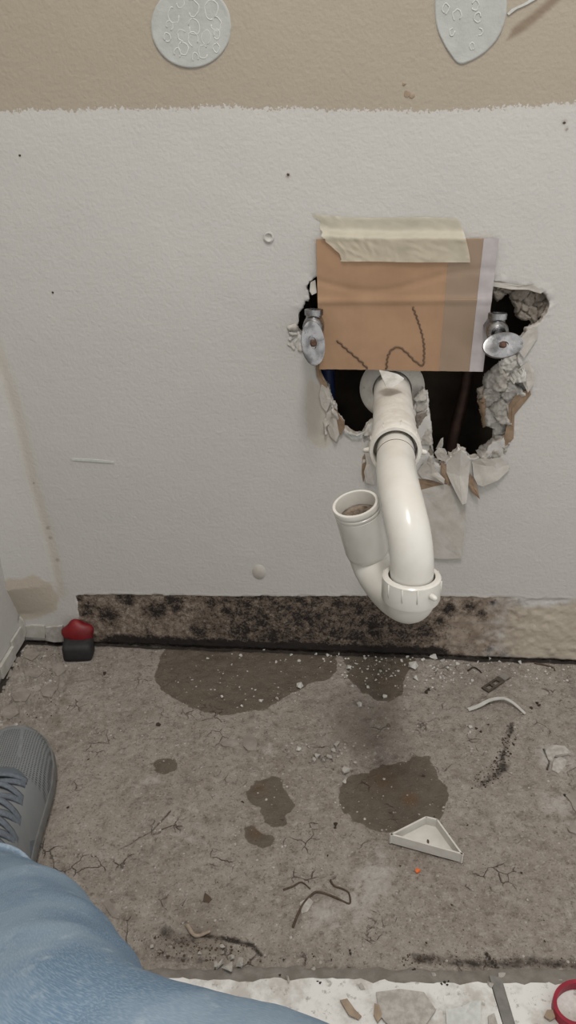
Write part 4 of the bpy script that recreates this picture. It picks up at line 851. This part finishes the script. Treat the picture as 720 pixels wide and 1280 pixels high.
# red and black stopper in the corner
sb = onfloor((96, 826)); st = thing('rubber_stopper', 'red knob with black rubber block against the wall in the left corner', 'stopper', (sb[0], sb[1]+.012, 0))
Rz = Matrix.Rotation(.12, 4, 'Z')
o = box('black_block', (-.0225, -.017, -.002), (.0225, .017, .028), M['black'], None, .008, Rz, (sb[0], sb[1]+.014, 0)); o.data.polygons.foreach_set('use_smooth', [True]*len(o.data.polygons)); keep(o, st)
rc = W((98, 792), -.0135); rc[2] = max(rc[2], .030); bm = bmesh.new(); bmesh.ops.create_uvsphere(bm, u_segments=20, v_segments=14, radius=1)
for v in bm.verts:
    x, y, z = v.co; r_ = 1-.10*math.cos(5*math.atan2(z, x)+.6)*(1-abs(y)); v.co = (x*.0250*r_, y*.0135, z*.0225*r_)
me = bpy.data.meshes.new('red_knob'); bm.to_mesh(me); bm.free(); o = link('red_knob', me, M['red'], None, True); o.location = tuple(rc); o.rotation_euler = (-.18, 0, 0); keep(o, st)

# red band at the right, white strip, strap, roots, scraps
rcen = G((722, 1258), .012); ring = []
for a in np.linspace(0, 2*math.pi, 41)[:-1]: ring.append((math.cos(a), math.sin(a)))
vs_, fs = [], []
for (cx_, cy_) in ring:
    cz = .0045*cx_
    for (dr_, dz) in ((-.0018, -.005), (.0018, -.005), (.0018, .005), (-.0018, .005)):
        vs_.append((rcen[0]+cx_*(.0215+dr_*1.0)+.004*cy_, rcen[1]+cy_*(.0195+dr_), .0138+dz+cz*.2))
for i_ in range(40):
    for j in range(4): fs.append((i_*4+j, i_*4+(j+1) % 4, ((i_+1) % 40)*4+(j+1) % 4, ((i_+1) % 40)*4+j))
tag(mesh('red_band', vs_, fs, M['redband']), 'red rubber band ring on the tile at the lower right', 'band')
zp = [onfloor(q)+[0, 0, zz] for q, zz in (((585, 888), .002), ((598, 885), .004), ((612, 880), .007), ((628, 878), .008), ((640, 882), .006), ((650, 889), .003), ((656, 894), .002))]
zp = smoothpath(zp, 24); vs_, fs = [], []
for i_, p in enumerate(zp):
    tg = zp[min(i_+1, 24)]-zp[max(i_-1, 0)]; sd_ = np.cross(tg, [0, 0, 1.0]); sd_ /= np.linalg.norm(sd_); wd = .0030-.0012*i_/24
    for q in (p-sd_*wd, p+sd_*wd, p+sd_*wd+[0, 0, .0012], p-sd_*wd+[0, 0, .0012]): vs_.append(q)
for i_ in range(24):
    for j in range(4): fs.append((i_*4+j, i_*4+(j+1) % 4, (i_+1)*4+(j+1) % 4, (i_+1)*4+j))
fs += [(0, 1, 2, 3), (99, 98, 97, 96)]
tag(mesh('plastic_strip', vs_, fs, M['ziptie']), 'thin white curved plastic strip on the concrete right of the trap', 'strip')
s_a, s_b = onfloor((606, 864)), onfloor((634, 845)); sdir = s_b-s_a; sdir[2] = 0; Ls = np.linalg.norm(sdir); sdir /= Ls; sn = np.array([-sdir[1], sdir[0], 0]); zb = max(s_a[2], s_b[2])+.0005
strap = thing('metal_strap', 'short brown slotted metal strap on the floor near the wall at right', 'strap', (*((s_a+s_b)/2)[:2], zb))
def sbar(name, a, b, w0, w1, m='strap', zt_=.003):
    pts = [s_a+sdir*a*Ls+sn*w0, s_a+sdir*b*Ls+sn*w0, s_a+sdir*b*Ls+sn*w1, s_a+sdir*a*Ls+sn*w1]
    for p in pts: p[2] = zb+zt_
    keep(slab(name, pts, (0, 0, -.002), M[m]), strap)
sbar('side_rail', 0, .72, -.0065, -.0035); sbar('side_rail', 0, .72, .0035, .0065)
for a, b in ((0, .10), (.28, .38), (.58, .72)): sbar('cross_bar', a, b, -.0035, .0035)
sbar('end_tab', .72, 1.0, -.0060, .0060, 'mortar', .0042)
def rootpath(px, r, m, label, name='root', lift=.0015, seg=8):
    pth_ = [onfloor(q)+[0, 0, lift] for q in px]; n_ = 6*len(px)
    return tag(tube(name, smoothpath(pth_, n_), np.linspace(r, r*.6, n_+1), m, None, seg), label, 'root')
rootpath([(366, 1160), (372, 1144), (379, 1130), (388, 1120), (396, 1115), (410, 1118), (424, 1124), (437, 1129), (436, 1116), (428, 1110), (418, 1107), (413, 1100)], .0014, M['root'], 'curled dark brown root on the concrete near the jeans', lift=.0012)
rootpath([(354, 1112), (366, 1108), (377, 1103), (388, 1111)], .0012, M['root'], 'short straight dark root left of the curled brown root', lift=.001)
rootpath([(234, 1156), (240, 1166), (246, 1170), (254, 1168), (263, 1165)], .0024, M['rootpale'], 'pale forked root piece near the jeans', lift=.002)
rootpath([(585, 838), (592, 833), (598, 836), (602, 840)], .0013, M['dark'], 'dark curled twig by the wall right of the trap', 'twig')
rootpath([(668, 829), (680, 831), (691, 834), (694, 838)], .0014, M['root'], 'dark twig at the foot of the wall, far right', 'twig')
def scrap(px, m, label, name='paper_scrap', z=.011, lift=0):
    pts = [G(q, z+.0012*(k_ % 2)) for k_, q in enumerate(px)]
    return tag(slab(name, pts, (0, 0, -.0016), M[m]), label, 'scrap')
scrap([(425, 1250), (434, 1248), (444, 1262), (452, 1270), (448, 1274), (436, 1268)], 'scrap', 'tan paper scrap on the white tile near the jeans, left of two')
scrap([(468, 1254), (474, 1256), (478, 1270), (472, 1278), (467, 1268)], 'scrap', 'narrow tan paper scrap on the white tile near the jeans, right of two')
scrap([(557, 1262), (578, 1258), (590, 1251), (601, 1250), (601, 1284), (580, 1292), (559, 1290)], 'spackle_white', 'torn white paper piece on the tile beside the grey joint strip')
scrap([(684, 1262), (692, 1262), (694, 1272), (688, 1275), (680, 1270)], 'scrap', 'square tan scrap on the tile beside the red band')
scrap([(470, 1240), (500, 1236), (530, 1240), (545, 1262), (530, 1284), (490, 1286), (474, 1268)], 'plaster_mid', 'flat grey-white mortar crust on the tile between paper scraps', 'mortar_crust')
scrap([(610, 1270), (618, 1266), (622, 1280), (612, 1290)], 'plaster_mid', 'small pale chip beside the grey joint strip')

# ------------------------------------------------------------------ the person's leg: jeans and shoe
person = thing('person', 'leg in faded blue jeans and grey laced shoe at the lower left', 'person', (-.36, -.40, 0))
knots = [((-22, 1122), .755, .050), ((-18, 1134), .735, .051), ((6, 1160), .665, .055), ((36, 1210), .58, .061), ((50, 1285), .49, .067), ((70, 1365), .42, .070), ((140, 1415), .395, .072), ((235, 1468), .37, .075), ((400, 1570), .33, .082)]
kp = [D(q, dp) for q, dp, _ in knots]; kp.append(kp[-1]+np.array([.20, -.12, .08])); kr = [k_[2] for k_ in knots]+[.095]
path = smoothpath(kp, 90); rad = np.interp(np.linspace(0, 1, 91), np.linspace(0, 1, len(kp)), kr)
def wr(L, a):
    return 1+.07*float(fbm(L*22+a*1.1, a*1.5+2, 61, 5))+.022*math.exp(-((L-.235-.025*math.sin(a*2))/.008)**2)+.02*math.exp(-((L-.30-.03*math.cos(a*1.5))/.009)**2)+.05*math.exp(-((L-.10-.02*math.sin(a*1.0+1))/.014)**2)*(.5+.5*math.sin(a+1.2))+.045*math.exp(-((L-.185-.03*math.sin(a))/.016)**2)
leg = tube('jeans', path, rad, M['denim'], None, 56, fn=wr); keep(leg, person)
Pp, Tt, Nn = frames(path); hem = [Pp[0]+rad[0]*1.02*(math.cos(a)*Nn[0][0]+math.sin(a)*Nn[0][1])+Tt[0]*.002 for a in np.linspace(0, 2*math.pi, 41)]
h_ = tube('hem', hem, .0030, M['denim_hem'], None, 8, cap=False); h_.parent = leg

# shoe: sections from heel to toe in its own axes (x across, y forward)
toe = np.array([-.411, -.216]); heel = np.array([-.332, -.526]); fdir = (toe-heel); SL = np.linalg.norm(fdir); fdir /= SL; sdir = np.array([fdir[1], -fdir[0]])
def S(x, y, z): p = heel+fdir*y*SL+sdir*x; return np.array([p[0], p[1], z])
ty = [0, .03, .10, .25, .40, .55, .68, .78, .86, .92, .96, .985, 1.0]
hw = [.012, .028, .036, .037, .038, .045, .0505, .0505, .046, .038, .029, .019, .006]
ht = [.060, .080, .092, .096, .094, .083, .070, .061, .054, .048, .042, .036, .028]
def sec(y): return np.interp(y, ty, hw), np.interp(y, ty, ht)
shoe = thing('shoe', '', '', (0, 0, 0)); del shoe['label'], shoe['category']; bpy.data.objects.remove(shoe)
def upz(x, y):
    a, hh_ = sec(y); u = min(1, abs(x)/max(a, 1e-4)); return .016+(hh_-.016)*(1-u**2.6)**(1/2.1)
NS, NA = 60, 32; vs_, fs, uv = [], [], []
yy = 1-(1-np.linspace(0, 1, NS+1))**1.35
for y in yy:
    a, hh_ = sec(y)
    for j in range(NA+1):
        th = math.pi*j/NA; cx2 = -math.cos(th); x = a*np.sign(cx2)*abs(cx2)**.75; z = .014+(hh_-.014)*abs(math.sin(th))**.80; vs_.append(S(x, y, z)); uv.append((y*SL, x*1.15, 0))
for i_ in range(NS):
    for j in range(NA): a = i_*(NA+1)+j; fs.append((a, a+1, a+NA+2, a+NA+1))
fs.append(tuple(range(NA+1))); fs.append(tuple(NS*(NA+1)+j for j in range(NA+1))[::-1])
shoe = mesh('shoe', vs_, fs, M['shoe'], None, True, uv); keep(shoe, person)
shoe['label'] = 'grey mesh running shoe with laces'
def solering(z, g): return [S(s*(sec(y)[0]+g), y0_, z) for s, ys_ in ((1, yy), (-1, yy[::-1])) for y in ys_ for y0_ in (y*(1+.016) - .008,)]
lo_, mi_, hi_ = solering(.0, .000), solering(.010, .0035), solering(.021, .0018); n_ = len(lo_); vs_ = lo_+mi_+hi_; fs = [tuple(range(n_))[::-1], tuple(2*n_+j for j in range(n_))]
for r_ in range(2):
    for j in range(n_): fs.append((r_*n_+j, r_*n_+(j+1) % n_, (r_+1)*n_+(j+1) % n_, (r_+1)*n_+j))
x = mesh('sole', vs_, fs, M['sole'], None, True); sharp(x, 50); x.parent = shoe
def onshoe(x, y, lift=.001): return S(x, y, upz(x, y)+lift)
# lace throat panel (horseshoe), tongue, laces
def surfband(name, pts_in, pts_out, m, lift=.0012, th=.0016):
    vs_, fs = [], []; n_ = len(pts_in)
    for (a, b) in zip(pts_in, pts_out):
        for k_ in range(5): t_ = k_/4; x_ = a[0]*(1-t_)+b[0]*t_; y_ = a[1]*(1-t_)+b[1]*t_; vs_.append(onshoe(x_, y_, lift if 0 < k_ < 4 else lift-th*.8))
    for i_ in range(n_-1):
        for k_ in range(4): a = i_*5+k_; fs.append((a, a+1, a+6, a+5))
    x = mesh(name, vs_, fs, m, None, True); x.parent = shoe; return x
th_ = np.linspace(-math.pi/2, math.pi/2, 25); inn, outp = [], []
for yq in np.linspace(.26, .52, 8): inn.append((-.018, yq)); outp.append((-.032, yq))
for a in th_: inn.append((.007+.025*math.sin(a), .53+.045*math.cos(a))); outp.append((.005+.037*math.sin(a), .54+.105*math.cos(a)))
for yq in np.linspace(.52, .26, 8): inn.append((.032-.006*(.52-yq)/.26, yq)); outp.append((.042-.006*(.52-yq)/.26, yq))
surfband('eyelet_panel', inn, outp, M['shoe_panel'], .0022, .003)
surfband('tongue', [(-.019, y) for y in np.linspace(.24, .575, 14)], [(.030, y) for y in np.linspace(.24, .575, 14)], M['shoe_panel'], .0006, .001)
for sgn, y0_, y1_, x0_, x1_ in ((1, .70, .95, .020, .012), (-1, .70, .95, .020, .012)):
    surfband('toe_overlay', [(sgn*(x0_+(x1_-x0_)*k_/11-.0022), y0_+(y1_-y0_)*k_/11) for k_ in range(12)], [(sgn*(x0_+(x1_-x0_)*k_/11+.0022), y0_+(y1_-y0_)*k_/11) for k_ in range(12)], M['shoe_light'], .0009, .001)
surfband('toe_overlay', [(sg*.9, 0) for sg in ()] or [(math.sin(a)*np.interp(.93-.10*(1-math.cos(a)), ty, hw)*.93, .93-.10*(1-math.cos(a))) for a in np.linspace(-1.35, 1.35, 24)], [(math.sin(a)*np.interp(.985-.10*(1-math.cos(a)), ty, hw)*.97, .985-.10*(1-math.cos(a))) for a in np.linspace(-1.35, 1.35, 24)], M['shoe_light'], .0009, .001)
def lace(x0_, y0_, x1_, y1_, w_=.0050, lift=.0035):
    pts = [(x0_+(x1_-x0_)*k_/16, y0_+(y1_-y0_)*k_/16) for k_ in range(17)]; vs_, fs = [], []
    for k_, (a, b) in enumerate(pts):
        arch = lift+.002*math.sin(math.pi*k_/16)
        vs_ += [onshoe(a, b-w_/SL, arch-.0012), onshoe(a, b-w_*.5/SL, arch+.0006), onshoe(a, b+w_*.5/SL, arch+.0006), onshoe(a, b+w_/SL, arch-.0012)]
    for k_ in range(16):
        for j in range(4): fs.append((k_*4+j, k_*4+(j+1) % 4, (k_+1)*4+(j+1) % 4, (k_+1)*4+j))
    fs += [(0, 1, 2, 3), (67, 66, 65, 64)]; x = mesh('lace', vs_, fs, M['lace'], None, True); x.parent = shoe
lace(-.022, .575, .034, .575)
for k_, y in enumerate((.555, .475, .395, .315)):
    lace(-.024, y, .033, y-.065, lift=.0042); lace(.033, y, -.024, y-.065, lift=.0034)
x = tube('blue_stripe', [S(-.0405-.002, .84, .020), S(-.038, .88, .021), S(-.033, .93, .021), S(-.026, .965, .021)], .0045, M['blue'], None, 8); x.parent = shoe
bpy.context.view_layer.update()
